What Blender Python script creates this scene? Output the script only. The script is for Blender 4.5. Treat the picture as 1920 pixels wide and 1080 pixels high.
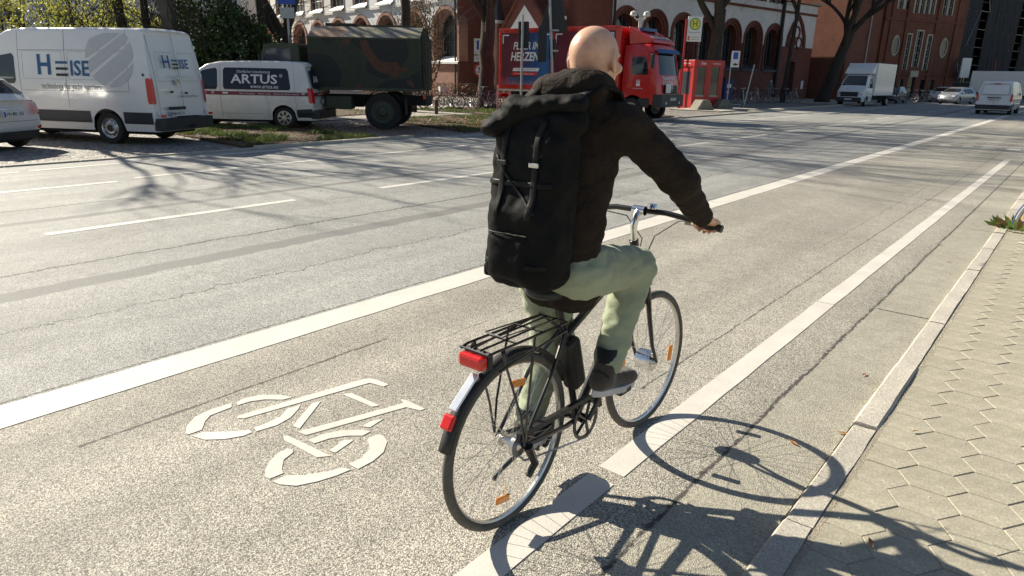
import bpy, bmesh, math, random
import numpy as np
from mathutils import Vector, Matrix, noise
from mathutils.geometry import tessellate_polygon
for o in list(bpy.data.objects): bpy.data.objects.remove(o)
S = bpy.context.scene
C = S.collection
PI = math.pi
R = math.radians

# ------------------------------------------------------------------ camera
cd = bpy.data.cameras.new('camera'); cam = bpy.data.objects.new('camera', cd); C.objects.link(cam)
cd.sensor_width = 36; cd.lens = 24.0; cd.clip_start = .05; cd.clip_end = 3000
cam.matrix_world = Matrix(((.77067834, -.20280261, .60409105, 0),
                           (.6369381, .21675228, -.7398164, 0),
                           (.01909858, .95492908, .296219, 1.68),
                           (0, 0, 0, 1)))
S.camera = cam
# ------------------------------------------------------------------ sky and sun
SUN_DIR = Vector((-.998, -.052, .705)).normalized()          # towards the sun
W = bpy.data.worlds.new('World'); S.world = W; W.use_nodes = True
nt = W.node_tree; nt.nodes.clear()
sky = nt.nodes.new('ShaderNodeTexSky'); sky.sky_type = 'NISHITA'; sky.sun_disc = False
sky.sun_elevation = math.asin(SUN_DIR.z); sky.sun_rotation = math.atan2(SUN_DIR.x, SUN_DIR.y)
sky.air_density = 1.0; sky.dust_density = 1.0; sky.ozone_density = 1.0
bg = nt.nodes.new('ShaderNodeBackground'); bg.inputs[1].default_value = .058
wo = nt.nodes.new('ShaderNodeOutputWorld')
nt.links.new(sky.outputs[0], bg.inputs[0]); nt.links.new(bg.outputs[0], wo.inputs[0])
sl = bpy.data.lights.new('sun', 'SUN'); sl.energy = 5.0; sl.angle = R(.53); sl.color = (1, .915, .765)
so = bpy.data.objects.new('sun', sl); C.objects.link(so); so.location = (-30, -5, 40)
so.rotation_euler = SUN_DIR.to_track_quat('Z', 'Y').to_euler()
S.view_settings.view_transform = 'Standard'; S.view_settings.look = 'None'
S.cycles.max_bounces = 7; S.cycles.diffuse_bounces = 3; S.cycles.glossy_bounces = 3; S.cycles.transmission_bounces = 4; S.cycles.caustics_reflective = False; S.cycles.caustics_refractive = False
S.view_settings.exposure = .76; S.view_settings.gamma = 1

# ------------------------------------------------------------------ materials
MATS = {}
def N(t, k, **kw):
    n = t.nodes.new('ShaderNode' + k)
    for a, b in kw.items():
        if a.startswith('i_'):
            key = a[2:]
            n.inputs[int(key) if key.isdigit() else key.replace('_', ' ')].default_value = b
        else: setattr(n, a, b)
    return n
def new_mat(name):
    m = bpy.data.materials.new(name); m.use_nodes = True
    t = m.node_tree; b = t.nodes['Principled BSDF']; MATS[name] = m
    return m, t, b
def ramp(t, fac, stops, interp='LINEAR'):
    r = N(t, 'ValToRGB'); e = r.color_ramp; e.interpolation = interp
    while len(e.elements) < len(stops): e.elements.new(.5)
    for el, (p, c) in zip(e.elements, stops):
        el.position = p; el.color = (c if isinstance(c, tuple) else (c, c, c)) + (1,)
    t.links.new(fac, r.inputs[0]); return r.outputs[0]
def mix(t, a, b, fac, mode='MIX'):
    n = N(t, 'Mix', data_type='RGBA', blend_type=mode)
    for s, v in ((n.inputs[6], a), (n.inputs[7], b), (n.inputs[0], fac)):
        if hasattr(v, 'is_output'): t.links.new(v, s)
        else: s.default_value = v if isinstance(v, (int, float)) else (tuple(v) + (1,))[:4]
    return n.outputs[2]
def mth(t, op, a, b=None, c=None, clamp=False):
    n = N(t, 'Math', operation=op); n.use_clamp = clamp
    for i, v in enumerate((a, b, c)):
        if v is None: continue
        if hasattr(v, 'is_output'): t.links.new(v, n.inputs[i])
        else: n.inputs[i].default_value = v
    return n.outputs[0]
def coords(t, scale=1):
    tc = N(t, 'TexCoord'); mp = N(t, 'Mapping')
    mp.inputs['Scale'].default_value = (scale,)*3 if isinstance(scale, (int, float)) else scale
    t.links.new(tc.outputs['Object'], mp.inputs[0]); return mp.outputs[0]
def noise_tex(t, vec, scale, detail=3, rough=.6, dist=0):
    n = N(t, 'TexNoise', i_Scale=scale, i_Detail=detail, i_Roughness=rough, i_Distortion=dist)
    t.links.new(vec, n.inputs['Vector']); return n
def bump(t, b, h, strength=.3, dist=.01):
    n = N(t, 'Bump'); n.inputs['Strength'].default_value = strength; n.inputs['Distance'].default_value = dist
    t.links.new(h, n.inputs['Height']); t.links.new(n.outputs[0], b.inputs['Normal']); return n
def mat(name, col, rough=.5, metal=0, var=.12, scale=6, bmp=0, bscale=40, bdist=.01, spec=.5, coat=0, dirt=0, alpha=1, trans=0):
    if name in MATS: return MATS[name]
    m, t, b = new_mat(name)
    v = coords(t); n = noise_tex(t, v, scale, 3)
    lo = tuple(max(0, c*(1-var)) for c in col); hi = tuple(min(1, c*(1+var)) for c in col)
    c = ramp(t, n.outputs['Fac'], [(.3, lo), (.7, hi)])
    if dirt:
        n2 = noise_tex(t, v, scale*3.1, 4, .75); f = ramp(t, n2.outputs['Fac'], [(.5, 0), (.75, dirt)])
        c = mix(t, c, tuple(x*.35 for x in col), f)
    t.links.new(c, b.inputs['Base Color'])
    rr = ramp(t, n.outputs['Fac'], [(.2, max(0, rough-.08)), (.8, min(1, rough+.08))])
    t.links.new(rr, b.inputs['Roughness'])
    b.inputs['Metallic'].default_value = metal; b.inputs['Specular IOR Level'].default_value = spec
    b.inputs['Coat Weight'].default_value = coat; b.inputs['Coat Roughness'].default_value = .06
    b.inputs['Transmission Weight'].default_value = trans; b.inputs['Alpha'].default_value = alpha
    if bmp:
        n3 = noise_tex(t, v, bscale, 3, .65); bump(t, b, n3.outputs['Fac'], bmp, bdist)
    return m
def leafmat(name, col, col2, trans=.35):
    m, t, b = new_mat(name)
    g = N(t, 'ObjectInfo'); v = coords(t); n = noise_tex(t, v, 9, 3)
    c = ramp(t, n.outputs['Fac'], [(.35, col), (.65, col2)])
    t.links.new(c, b.inputs['Base Color']); b.inputs['Roughness'].default_value = .5
    tr = N(t, 'BsdfTranslucent'); t.links.new(c, tr.inputs[0])
    mx = N(t, 'MixShader'); mx.inputs[0].default_value = trans
    out = t.nodes['Material Output']
    t.links.new(b.outputs[0], mx.inputs[1]); t.links.new(tr.outputs[0], mx.inputs[2]); t.links.new(mx.outputs[0], out.inputs[0])
    return m

# ------------------------------------------------------------------ mesh helpers
class MB:
    def __init__(s): s.v = []; s.f = []
    def add(s, vs, fs):
        k = len(s.v); s.v += [tuple(x) for x in vs]; s.f += [tuple(i+k for i in f) for f in fs]; return s
    def box(s, c, d, rot=None, taper=None):
        x, y, z = d[0]/2, d[1]/2, d[2]/2
        vs = [(-x,-y,-z),(x,-y,-z),(x,y,-z),(-x,y,-z),(-x,-y,z),(x,-y,z),(x,y,z),(-x,y,z)]
        if taper: vs = [(a*(taper[0] if q > 3 else 1), b*(taper[1] if q > 3 else 1), e) for q, (a, b, e) in enumerate(vs)]
        if rot is not None: vs = [rot @ Vector(q) for q in vs]
        return s.add([(q[0]+c[0], q[1]+c[1], q[2]+c[2]) for q in vs], [(0,3,2,1),(4,5,6,7),(0,1,5,4),(1,2,6,5),(2,3,7,6),(3,0,4,7)])
    def bx(s, x0, x1, y0, y1, z0, z1): return s.box(((x0+x1)/2, (y0+y1)/2, (z0+z1)/2), (abs(x1-x0), abs(y1-y0), abs(z1-z0)))
    def tube(s, pts, r, n=8, cap=True, flat=1.0, up=(0,0,1)):
        pts = [Vector(p) for p in pts]; rs = r if isinstance(r, (list, tuple)) else [r]*len(pts)
        rings = []; prev = None
        for i, p in enumerate(pts):
            d = (pts[min(i+1, len(pts)-1)] - pts[max(i-1, 0)])
            if d.length < 1e-9: d = Vector((0,0,1))
            d.normalize()
            if prev is None:
                a = Vector(up); a = a - d*a.dot(d)
                if a.length < .05: a = Vector((1,0,0)); a = a - d*a.dot(d)
            else: a = prev - d*prev.dot(d)
            a.normalize(); prev = a; b = d.cross(a)
            rings.append([p + (a*math.cos(2*PI*k/n) + b*math.sin(2*PI*k/n)*flat)*rs[i] for k in range(n)])
        vs = [q for g in rings for q in g]; fs = []
        for i in range(len(rings)-1):
            for k in range(n):
                fs.append((i*n+k, i*n+(k+1) % n, (i+1)*n+(k+1) % n, (i+1)*n+k))
        if cap: fs += [tuple(range(n-1, -1, -1)), tuple(range((len(rings)-1)*n, len(rings)*n))]
        return s.add(vs, fs)
    def lathe(s, prof, c=(0,0,0), axis='x', n=32, a0=0, a1=2*PI, close=False):
        full = abs(a1-a0-2*PI) < 1e-6; m = n if full else n+1; vs = []
        for i in range(m):
            a = a0+(a1-a0)*i/n; ca, sa = math.cos(a), math.sin(a)
            for (r, h) in prof:
                q = {'x': (h, r*ca, r*sa), 'y': (r*ca, h, r*sa), 'z': (r*ca, r*sa, h)}[axis]
                vs.append((q[0]+c[0], q[1]+c[1], q[2]+c[2]))
        L = len(prof); fs = []
        for i in range(n):
            j = (i+1) % m
            for k in range(L if close else L-1): fs.append((i*L+k, j*L+k, j*L+(k+1) % L, i*L+(k+1) % L))
        return s.add(vs, fs)
    def prism(s, poly, fn, d0, d1):
        """poly 2D outline; fn(a,b,d) -> point; extruded between d0 and d1"""
        n = len(poly); vs = [fn(a, b, d0) for a, b in poly] + [fn(a, b, d1) for a, b in poly]
        fs = [(i, (i+1) % n, n+(i+1) % n, n+i) for i in range(n)]
        for tri in tessellate_polygon([[Vector((a, b, 0)) for a, b in poly]]):
            fs.append(tuple(tri)); fs.append(tuple(n+i for i in reversed(tri)))
        return s.add(vs, fs)
    def grid(s, rows, closed=False):
        m = len(rows[0]); vs = [p for r in rows for p in r]; fs = []
        for i in range(len(rows)-1):
            for k in range(m if closed else m-1): fs.append((i*m+k, i*m+(k+1) % m, (i+1)*m+(k+1) % m, (i+1)*m+k))
        return s.add(vs, fs)
    def mesh(s, name, material, smooth=None, fixn=True):
        me = bpy.data.meshes.new(name); me.from_pydata(s.v, [], s.f)
        if fixn:
            b = bmesh.new(); b.from_mesh(me); bmesh.ops.recalc_face_normals(b, faces=b.faces); b.to_mesh(me); b.free()
        if material: me.materials.append(MATS[material] if isinstance(material, str) else material)
        if smooth:
            me.polygons.foreach_set('use_smooth', [True]*len(me.polygons))
            if smooth is not True: me.set_sharp_from_angle(angle=R(smooth))
        return me
    def build(s, name, material, parent=None, smooth=None, fixn=True, bevel=0):
        return obj(name, s.mesh(name, material, smooth, fixn), parent, bevel)
def obj(name, me, parent=None, bevel=0):
    o = bpy.data.objects.new(name, me); C.objects.link(o); o.parent = parent
    if bevel:
        b = o.modifiers.new('bevel', 'BEVEL'); b.width = bevel; b.segments = 2; b.limit_method = 'ANGLE'
    return o
def tag(o, label=None, cat=None, group=None, kind=None):
    if label: o['label'] = label
    if cat: o['category'] = cat
    if group: o['group'] = group
    if kind: o['kind'] = kind
    return o
def thing(name, label, cat, loc=(0,0,0), rz=0, group=None):
    o = bpy.data.objects.new(name, None); C.objects.link(o); o.empty_display_size = .2
    o.location = loc; o.rotation_euler = (0, 0, rz); return tag(o, label, cat, group)
KIDS = {}
def copy_tree(o, parent=None, remap=None):
    c = o.copy(); C.objects.link(c); c.parent = parent
    if remap and c.data and c.data.materials and c.data.materials[0].name in remap:
        c.data = c.data.copy(); c.data.materials[0] = MATS[remap[c.data.materials[0].name]]
    for ch in [k for k in bpy.data.objects if k.parent == o]: copy_tree(ch, c, remap)
    return c
def rot_z(a): return Matrix.Rotation(a, 3, 'Z')
def rrect(x0, x1, y0, y1, r, n=4):
    out = []
    for cx, cy, a in ((x1-r, y0+r, -PI/2), (x1-r, y1-r, 0), (x0+r, y1-r, PI/2), (x0+r, y0+r, PI)):
        for i in range(n+1):
            t = a + PI/2*i/n; out.append((cx+r*math.cos(t), cy+r*math.sin(t)))
    return out
def rpoly(pts, r, n=3):
    """convex polygon with rounded corners"""
    out = []; m = len(pts)
    for i in range(m):
        p = Vector(pts[i]); a = Vector(pts[i-1])-p; b = Vector(pts[(i+1) % m])-p
        rr = min(r, a.length*.45, b.length*.45); a = p+a.normalized()*rr; b = p+b.normalized()*rr
        for k in range(n+1):
            t = k/n; q = a*(1-t)**2 + p*2*t*(1-t) + b*t*t; out.append((q.x, q.y))
    return out
def text2d(s, size=1, bold=0, shear=0, spacing=1, align='CENTER'):
    cu = bpy.data.curves.new('txt', 'FONT'); cu.body = s; cu.size = size; cu.offset = bold*size; cu.shear = shear
    cu.space_character = spacing; cu.align_x = align; cu.align_y = 'CENTER'; cu.resolution_u = 2
    o = bpy.data.objects.new('txt', cu); me = bpy.data.meshes.new_from_object(o)
    vs = [(v.co.x, v.co.y) for v in me.vertices]; fs = [tuple(p.vertices) for p in me.polygons]
    bpy.data.objects.remove(o); bpy.data.curves.remove(cu); bpy.data.meshes.remove(me); return vs, fs
def lettering(s, fn, material, parent, size, bold=0, shear=0, spacing=1, width=None, name='lettering', align='CENTER'):
    vs, fs = text2d(s, size, bold, shear, spacing, align)
    if width and vs:
        w = max(v[0] for v in vs)-min(v[0] for v in vs)
        if w > 0: k = width/w; vs = [(x*k, y) for x, y in vs]
    mb = MB().add([fn(a, b) for a, b in vs], fs)
    return mb.build(name, material, parent, fixn=False)
# --- smooth implicit bodies (surface nets on a numpy grid)
def implicit(prims, h, k=.03, pad=.04):
    lo = np.array([1e9]*3); hi = -lo
    for p in prims:
        if p[0] == 'cap':
            for q, r in ((p[1], p[3]), (p[2], p[4])):
                s = np.array(p[5] if len(p) > 5 and p[5] else (1,1,1)); q = np.array(q); lo = np.minimum(lo, q-r*s); hi = np.maximum(hi, q+r*s)
        elif p[0] in ('ell', 'box'):
            e = np.linalg.norm(p[2]) if p[3] is not None else np.array(p[2]); lo = np.minimum(lo, np.array(p[1])-e); hi = np.maximum(hi, np.array(p[1])+e)
    lo -= pad+h; hi += pad+h; n = np.ceil((hi-lo)/h).astype(int)+1
    ax = [lo[i]+h*np.arange(n[i]) for i in range(3)]
    GG = np.stack(np.meshgrid(*ax, indexing='ij'), -1).astype(np.float32); DD = np.full(GG.shape[:3], .5, np.float32)
    for p in prims:
        if p[0] == 'cap':
            s_ = np.array(p[5] if len(p) > 5 and p[5] else (1,1,1)); a_, b_ = np.array(p[1]), np.array(p[2])
            e0 = np.minimum(a_-p[3]*s_, b_-p[4]*s_); e1 = np.maximum(a_+p[3]*s_, b_+p[4]*s_)
        else:
            e = np.linalg.norm(p[2]) if p[3] is not None else np.array(p[2]); e0, e1 = np.array(p[1])-e, np.array(p[1])+e
        m_ = k*1.5+3*h; i0 = np.clip(((e0-m_-lo)/h).astype(int), 0, n); i1 = np.clip(((e1+m_-lo)/h).astype(int)+2, 0, n)
        sl_ = tuple(slice(i0[q], i1[q]) for q in range(3)); G = GG[sl_]; D = DD[sl_]
        if p[0] == 'cap':
            a, b = np.array(p[1], float), np.array(p[2], float); s = np.array(p[5] if len(p) > 5 and p[5] else (1,1,1), float)
            q = (G-a)/s; ba = (b-a)/s; L = max(ba@ba, 1e-9); t = np.clip((q@ba)/L, 0, 1)
            d = (np.linalg.norm(q-t[..., None]*ba, axis=-1)-(p[3]+(p[4]-p[3])*t))*s.min()
        elif p[0] == 'ell':
            q = G-np.array(p[1]); 
            if p[3] is not None: q = q@np.array(p[3])
            r = np.array(p[2], float); kk = np.linalg.norm(q/r, axis=-1); d = (kk-1)*r.min()
        elif p[0] == 'box':
            q = G-np.array(p[1])
            if p[3] is not None: q = q@np.array(p[3])
            rr = p[4]; q = np.abs(q)-(np.array(p[2])-rr)
            d = np.linalg.norm(np.maximum(q, 0), axis=-1)+np.minimum(q.max(-1), 0)-rr
        kk_ = k; neg = isinstance(p[-1], str)
        if neg:
            hh = np.clip(.5-.5*(D+d)/kk_, 0, 1); D = D*(1-hh)+(-d)*hh+kk_*hh*(1-hh)
        else:
            hh = np.clip(.5+.5*(D-d)/kk_, 0, 1); D = D*(1-hh)+d*hh-kk_*hh*(1-hh)
        DD[sl_] = D
    return nets(DD, lo, h)
def nets(D, lo, h):
    ins = D < 0; nx, ny, nz = D.shape
    cor = [(i, j, k) for i in (0, 1) for j in (0, 1) for k in (0, 1)]
    cs = [D[i:nx-1+i, j:ny-1+j, k:nz-1+k] for i, j, k in cor]; si = [c < 0 for c in cs]
    cnt = sum(s.astype(int) for s in si); act = (cnt > 0) & (cnt < 8)
    idx = -np.ones(act.shape, int); idx[act] = np.arange(act.sum())
    acc = np.zeros((act.sum(), 3)); num = np.zeros(act.sum())
    for a in range(8):
        for b in range(a+1, 8):
            if sum(abs(cor[a][q]-cor[b][q]) for q in range(3)) != 1: continue
            va, vb = cs[a][act], cs[b][act]; m = (va < 0) != (vb < 0)
            t = np.where(m, va/np.where(va-vb == 0, 1, va-vb), 0)
            acc += np.where(m[:, None], np.array(cor[a])+t[:, None]*(np.array(cor[b])-np.array(cor[a])), 0); num += m
    base = np.argwhere(act); V = lo+h*(base+acc/num[:, None]); F = []
    for ax in range(3):
        o1, o2 = [(1, 2), (2, 0), (0, 1)][ax]
        A = [slice(None)]*3; B = [slice(None)]*3; A[ax] = slice(0, -1); B[ax] = slice(1, None)
        ch = ins[tuple(A)] != ins[tuple(B)]; fl = ins[tuple(A)]
        e = np.argwhere(ch); e = e[(e[:, o1] > 0) & (e[:, o2] > 0)]
        if len(e) == 0: continue
        def I(d1, d2):
            q = e.copy(); q[:, o1] -= d1; q[:, o2] -= d2; return idx[q[:, 0], q[:, 1], q[:, 2]]
        quad = np.stack([I(1, 1), I(0, 1), I(0, 0), I(1, 0)], 1)
        f = fl[e[:, 0], e[:, 1], e[:, 2]]; quad[~f] = quad[~f][:, ::-1]; F.append(quad)
    return V, np.concatenate(F)
def organic(name, prims, h, material, parent=None, k=.03, fold=0, fscale=9, smooth_it=2, aniso=(1,1,1)):
    V, F = implicit(prims, h, k)
    me = bpy.data.meshes.new(name); me.from_pydata(V.tolist(), [], F.tolist())
    b = bmesh.new(); b.from_mesh(me)
    for _ in range(smooth_it): bmesh.ops.smooth_vert(b, verts=b.verts, factor=.5, use_axis_x=True, use_axis_y=True, use_axis_z=True)
    if fold:
        b.normal_update()
        off = [v.normal*fold*(noise.fractal(Vector((v.co.x*aniso[0], v.co.y*aniso[1], v.co.z*aniso[2]))*fscale, .6, 2, 3)) for v in b.verts]
        for v, o_ in zip(b.verts, off): v.co += o_
    bmesh.ops.recalc_face_normals(b, faces=b.faces)
    b.to_mesh(me); b.free()
    me.polygons.foreach_set('use_smooth', [True]*len(me.polygons))
    me.materials.append(MATS[material]); return obj(name, me, parent)
def RX(a): return np.array(Matrix.Rotation(a, 3, 'X'))
def R3(x=0, y=0, z=0): return np.array(Matrix.Rotation(z, 3, 'Z') @ Matrix.Rotation(y, 3, 'Y') @ Matrix.Rotation(x, 3, 'X'))
# shared materials
mat('tyre_rubber', (.035, .033, .03), .75, var=.25, scale=40, bmp=.3, bscale=90, bdist=.002)
mat('tyre_worn', (.10, .092, .078), .8, var=.25, scale=40, bmp=.3, bscale=90, bdist=.002)
mat('steel', (.62, .61, .59), .28, 1, var=.08); mat('black_metal', (.018, .018, .02), .32, .2, var=.2, coat=.3)
mat('black_plastic', (.022, .022, .022), .5, var=.2); mat('chrome', (.78, .78, .77), .16, 1, var=.05)
mat('red_lens', (.62, .015, .012), .18, var=.1, coat=.4); mat('white_reflector', (.72, .76, .82), .12, .3, var=.08, coat=.5)
mat('orange_lens', (.95, .30, .02), .2, coat=.4); mat('white_sole', (.62, .60, .58), .7)
mat('plate_white', (.74, .74, .72), .4); mat('print_red', (.55, .03, .02), .4)
# ================================================================== ground, road, kerb, pavement
def asphalt(name, tint=(1, .982, .905), dark=.28, light=.74, cracks=(), strips=(), vs=185., warm_edge=None, gapmin=.34, full=True):
    m, t, b = new_mat(name)
    tc = N(t, 'TexCoord'); P = tc.outputs['Object']; sx = N(t, 'SeparateXYZ'); t.links.new(P, sx.inputs[0])
    X, Y = sx.outputs[0], sx.outputs[1]
    v1 = N(t, 'TexVoronoi', i_Scale=vs, i_Randomness=1.0); t.links.new(P, v1.inputs['Vector'])
    sep = N(t, 'SeparateColor'); t.links.new(v1.outputs['Color'], sep.inputs[0])
    val = ramp(t, sep.outputs[0], [(0, dark), (.4, (dark+light)/2), (1, light)])
    gap = ramp(t, v1.outputs['Distance'], [(.30, 1.0), (.68, gapmin)])
    val = mix(t, val, gap, 1, 'MULTIPLY')
    clump = noise_tex(t, P, vs*.3, 1, .5); val = mix(t, val, ramp(t, clump.outputs['Fac'], [(.3, .84), (.7, 1.14)]), 1, 'MULTIPLY')
    big = noise_tex(t, P, .55, 3, .6); mid = noise_tex(t, P, 7, 3, .7)
    val = mix(t, val, ramp(t, big.outputs['Fac'], [(.3, .86), (.7, 1.12)]), 1, 'MULTIPLY')
    val = mix(t, val, ramp(t, mid.outputs['Fac'], [(.3, .88), (.7, 1.1)]), 1, 'MULTIPLY')
    val = mix(t, val, tint, 1, 'MULTIPLY')
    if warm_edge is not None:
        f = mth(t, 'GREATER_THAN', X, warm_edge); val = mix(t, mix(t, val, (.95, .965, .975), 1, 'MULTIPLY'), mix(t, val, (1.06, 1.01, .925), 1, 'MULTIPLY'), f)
    if full:
        mp = N(t, 'Mapping'); mp.inputs['Scale'].default_value = (1.6, .03, 1); t.links.new(P, mp.inputs[0])
        tr = noise_tex(t, mp.outputs[0], 1, 1)
        val = mix(t, val, ramp(t, tr.outputs['Fac'], [(.35, .86), (.65, 1.1)]), 1, 'MULTIPLY')
        mp2 = N(t, 'Mapping'); mp2.inputs['Scale'].default_value = (.6, 2.2, 1); t.links.new(P, mp2.inputs[0])
        ny = noise_tex(t, mp2.outputs[0], 1, 5, .72); wig = mth(t, 'SUBTRACT', ny.outputs['Fac'], .5)
        fine = noise_tex(t, P, 28, 1)
        hmask = None
        for (x0, y0, y1, w, amp, slope) in strips:
            d = mth(t, 'ABSOLUTE', mth(t, 'SUBTRACT', X, mth(t, 'ADD', mth(t, 'MULTIPLY', wig, amp), mth(t, 'MULTIPLY_ADD', Y, slope, x0))))
            f = ramp(t, mth(t, 'DIVIDE', d, w), [(.75, 1), (1.05, 0)])
            val = mix(t, val, mix(t, (.15, .147, .14), (.21, .206, .195), fine.outputs['Fac']), mth(t, 'MULTIPLY', f, .92))
        for (x0, y0, y1, w, amp, slope) in cracks:
            d = mth(t, 'ABSOLUTE', mth(t, 'SUBTRACT', X, mth(t, 'ADD', mth(t, 'MULTIPLY', wig, amp), mth(t, 'MULTIPLY_ADD', Y, slope, x0))))
            d = mth(t, 'ADD', d, mth(t, 'MULTIPLY', mth(t, 'SUBTRACT', fine.outputs['Fac'], .5), w*2.6))
            f = ramp(t, mth(t, 'DIVIDE', d, w), [(.35, 1), (1.1, 0)])
            f = mth(t, 'MULTIPLY', f, mth(t, 'MULTIPLY', mth(t, 'GREATER_THAN', Y, y0), mth(t, 'LESS_THAN', Y, y1)))
            hmask = f if hmask is None else mth(t, 'MAXIMUM', hmask, f)
        va = N(t, 'TexVoronoi', i_Scale=3.0, feature='DISTANCE_TO_EDGE'); wv2 = N(t, 'VectorMath', operation='SCALE'); t.links.new(mid.outputs['Color'], wv2.inputs[0]); wv2.inputs['Scale'].default_value = .4
        wa2 = N(t, 'VectorMath', operation='ADD'); t.links.new(P, wa2.inputs[0]); t.links.new(wv2.outputs[0], wa2.inputs[1]); t.links.new(wa2.outputs[0], va.inputs['Vector'])
        fa = ramp(t, va.outputs['Distance'], [(.0, 1), (.03, 0)])
        region = ramp(t, big.outputs['Fac'], [(.52, 0), (.62, 1)])
        lane = mth(t, 'LESS_THAN', mth(t, 'ABSOLUTE', mth(t, 'ADD', X, 6.3)), 1.9)
        hmask = mth(t, 'MAXIMUM', hmask, mth(t, 'MULTIPLY', mth(t, 'MULTIPLY', fa, region), mth(t, 'MULTIPLY', lane, .6)))
        val = mix(t, val, (.045, .042, .036), mth(t, 'MULTIPLY', hmask, .88))
    t.links.new(val, b.inputs['Base Color'])
    b.inputs['Roughness'].default_value = .7; b.inputs['Specular IOR Level'].default_value = .45
    bump(t, b, mth(t, 'MULTIPLY', v1.outputs['Distance'], -1), .7, .0045)
    return m
CR = [(-3.31, .9, 2.75, .013, .06, 0), (-3.05, 2.9, 4.2, .004, .06, 0), (-1.015, -10, 60, .014, .06, 0), (-1.66, 3.2, 26, .007, .05, 0), (-6.75, -8, 12, .030, .24, 0), (-9.85, -10, 26, .030, .16, 0),
      (-4.085, -10, 30, .012, .05, 0), (-5.2, 0, 30, .012, .5, 0), (-12.8, -10, 40, .01, .1, -.02), (-1.95, 7.5, 30, .004, .12, 0)]
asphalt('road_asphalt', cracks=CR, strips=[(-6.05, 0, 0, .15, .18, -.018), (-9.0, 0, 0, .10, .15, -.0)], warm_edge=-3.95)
asphalt('gutter_asphalt', tint=(1, .94, .755), dark=.34, light=.62, vs=240, full=False, gapmin=.6)
def stone(name, cols, rough=.8, sc=40, bmp=.4, bd=.004, rnd=.12, spk=220, spec=.3):
    m, t, b = new_mat(name); tc = N(t, 'TexCoord'); P = tc.outputs['Object']
    g = N(t, 'NewGeometry'); oi = N(t, 'ObjectInfo')
    n = noise_tex(t, P, sc, 4, .7); c = ramp(t, n.outputs['Fac'], [(.3, cols[0]), (.7, cols[1])])
    v = N(t, 'TexVoronoi', i_Scale=spk); t.links.new(P, v.inputs['Vector']); s = N(t, 'SeparateColor'); t.links.new(v.outputs['Color'], s.inputs[0])
    c = mix(t, c, ramp(t, s.outputs[0], [(0, .8), (.9, 1.08), (1, 1.35)]), 1, 'MULTIPLY')
    big = noise_tex(t, P, 2.2, 5); c = mix(t, c, ramp(t, big.outputs['Fac'], [(.3, .86), (.7, 1.1)]), 1, 'MULTIPLY')
    r = mth(t, 'ADD', mth(t, 'MULTIPLY', oi.outputs['Random'], 2*rnd), 1-rnd)
    c = mix(t, c, r, 1, 'MULTIPLY')
    t.links.new(c, b.inputs['Base Color']); b.inputs['Roughness'].default_value = rough; b.inputs['Specular IOR Level'].default_value = spec
    h = mth(t, 'ADD', n.outputs['Fac'], mth(t, 'MULTIPLY', s.outputs[1], .25)); bump(t, b, h, bmp, bd); return m
stone('tile_concrete', ((.335, .31, .242), (.43, .40, .312)), sc=22, bmp=.25, bd=.003, rnd=.06)
stone('kerb_granite', ((.40, .37, .315), (.58, .54, .46)), sc=60, bmp=.6, bd=.006, rnd=.1)
stone('joint_sand', ((.24, .215, .165), (.42, .375, .29)), sc=120, bmp=.8, bd=.006, spk=300)
stone('pale_paving', ((.36, .335, .29), (.46, .43, .37)), sc=12, bmp=.4, bd=.01, spk=60)
stone('soil', ((.07, .05, .032), (.17, .125, .08)), sc=16, bmp=.9, bd=.03, spk=50)
def cobble(name, c0, c1, sc=9.):
    m, t, b = new_mat(name); tc = N(t, 'TexCoord'); P = tc.outputs['Object']
    v = N(t, 'TexVoronoi', i_Scale=sc, i_Randomness=.55, feature='DISTANCE_TO_EDGE'); v2 = N(t, 'TexVoronoi', i_Scale=sc, i_Randomness=.55)
    for q in (v, v2): t.links.new(P, q.inputs['Vector'])
    s = N(t, 'SeparateColor'); t.links.new(v2.outputs['Color'], s.inputs[0])
    c = ramp(t, s.outputs[0], [(0, c0), (1, c1)]); e = ramp(t, v.outputs['Distance'], [(.02, .35), (.12, 1)])
    c = mix(t, c, e, 1, 'MULTIPLY'); t.links.new(c, b.inputs['Base Color']); b.inputs['Roughness'].default_value = .7
    bump(t, b, ramp(t, v.outputs['Distance'], [(0, 0), (.25, 1)]), .8, .02); return m
cobble('cobbles', (.20, .185, .165), (.42, .40, .36))
def road_paint(name):
    m, t, b = new_mat(name); tc = N(t, 'TexCoord'); P = tc.outputs['Object']
    n = noise_tex(t, P, 70, 3, .75); n2 = noise_tex(t, P, 3, 3, .65); n3 = noise_tex(t, P, 240, 2)
    c = ramp(t, n2.outputs['Fac'], [(.3, (.58, .55, .49)), (.7, (.69, .655, .59))])
    c = mix(t, c, (.22, .2, .17), ramp(t, n.outputs['Fac'], [(.27, 1), (.33, 0)]))
    c = mix(t, c, ramp(t, n3.outputs['Fac'], [(.3, .84), (.6, 1.04)]), 1, 'MULTIPLY')
    t.links.new(c, b.inputs['Base Color']); b.inputs['Roughness'].default_value = .6
    h = mth(t, 'ADD', n.outputs['Fac'], n3.outputs['Fac']); bump(t, b, h, .4, .003); return m
road_paint('road_paint')
def worn_paint(name):
    m, t, b = new_mat(name); P = N(t, 'TexCoord').outputs['Object']
    n = noise_tex(t, P, 8, 8, .8)
    c = ramp(t, n.outputs['Fac'], [(.33, (.25, .24, .21)), (.5, (.6, .58, .52)), (.7, (.72, .70, .63))])
    t.links.new(c, b.inputs['Base Color']); b.inputs['Roughness'].default_value = .65; return m
worn_paint('worn_paint')
def sheet(name, poly, z, material, parent=None, kind='structure'):
    o = MB().add([(x, y, z) for x, y in poly], [tuple(range(len(poly)))]).build(name, material, parent, fixn=False)
    if kind: o['kind'] = kind
    return o
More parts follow.
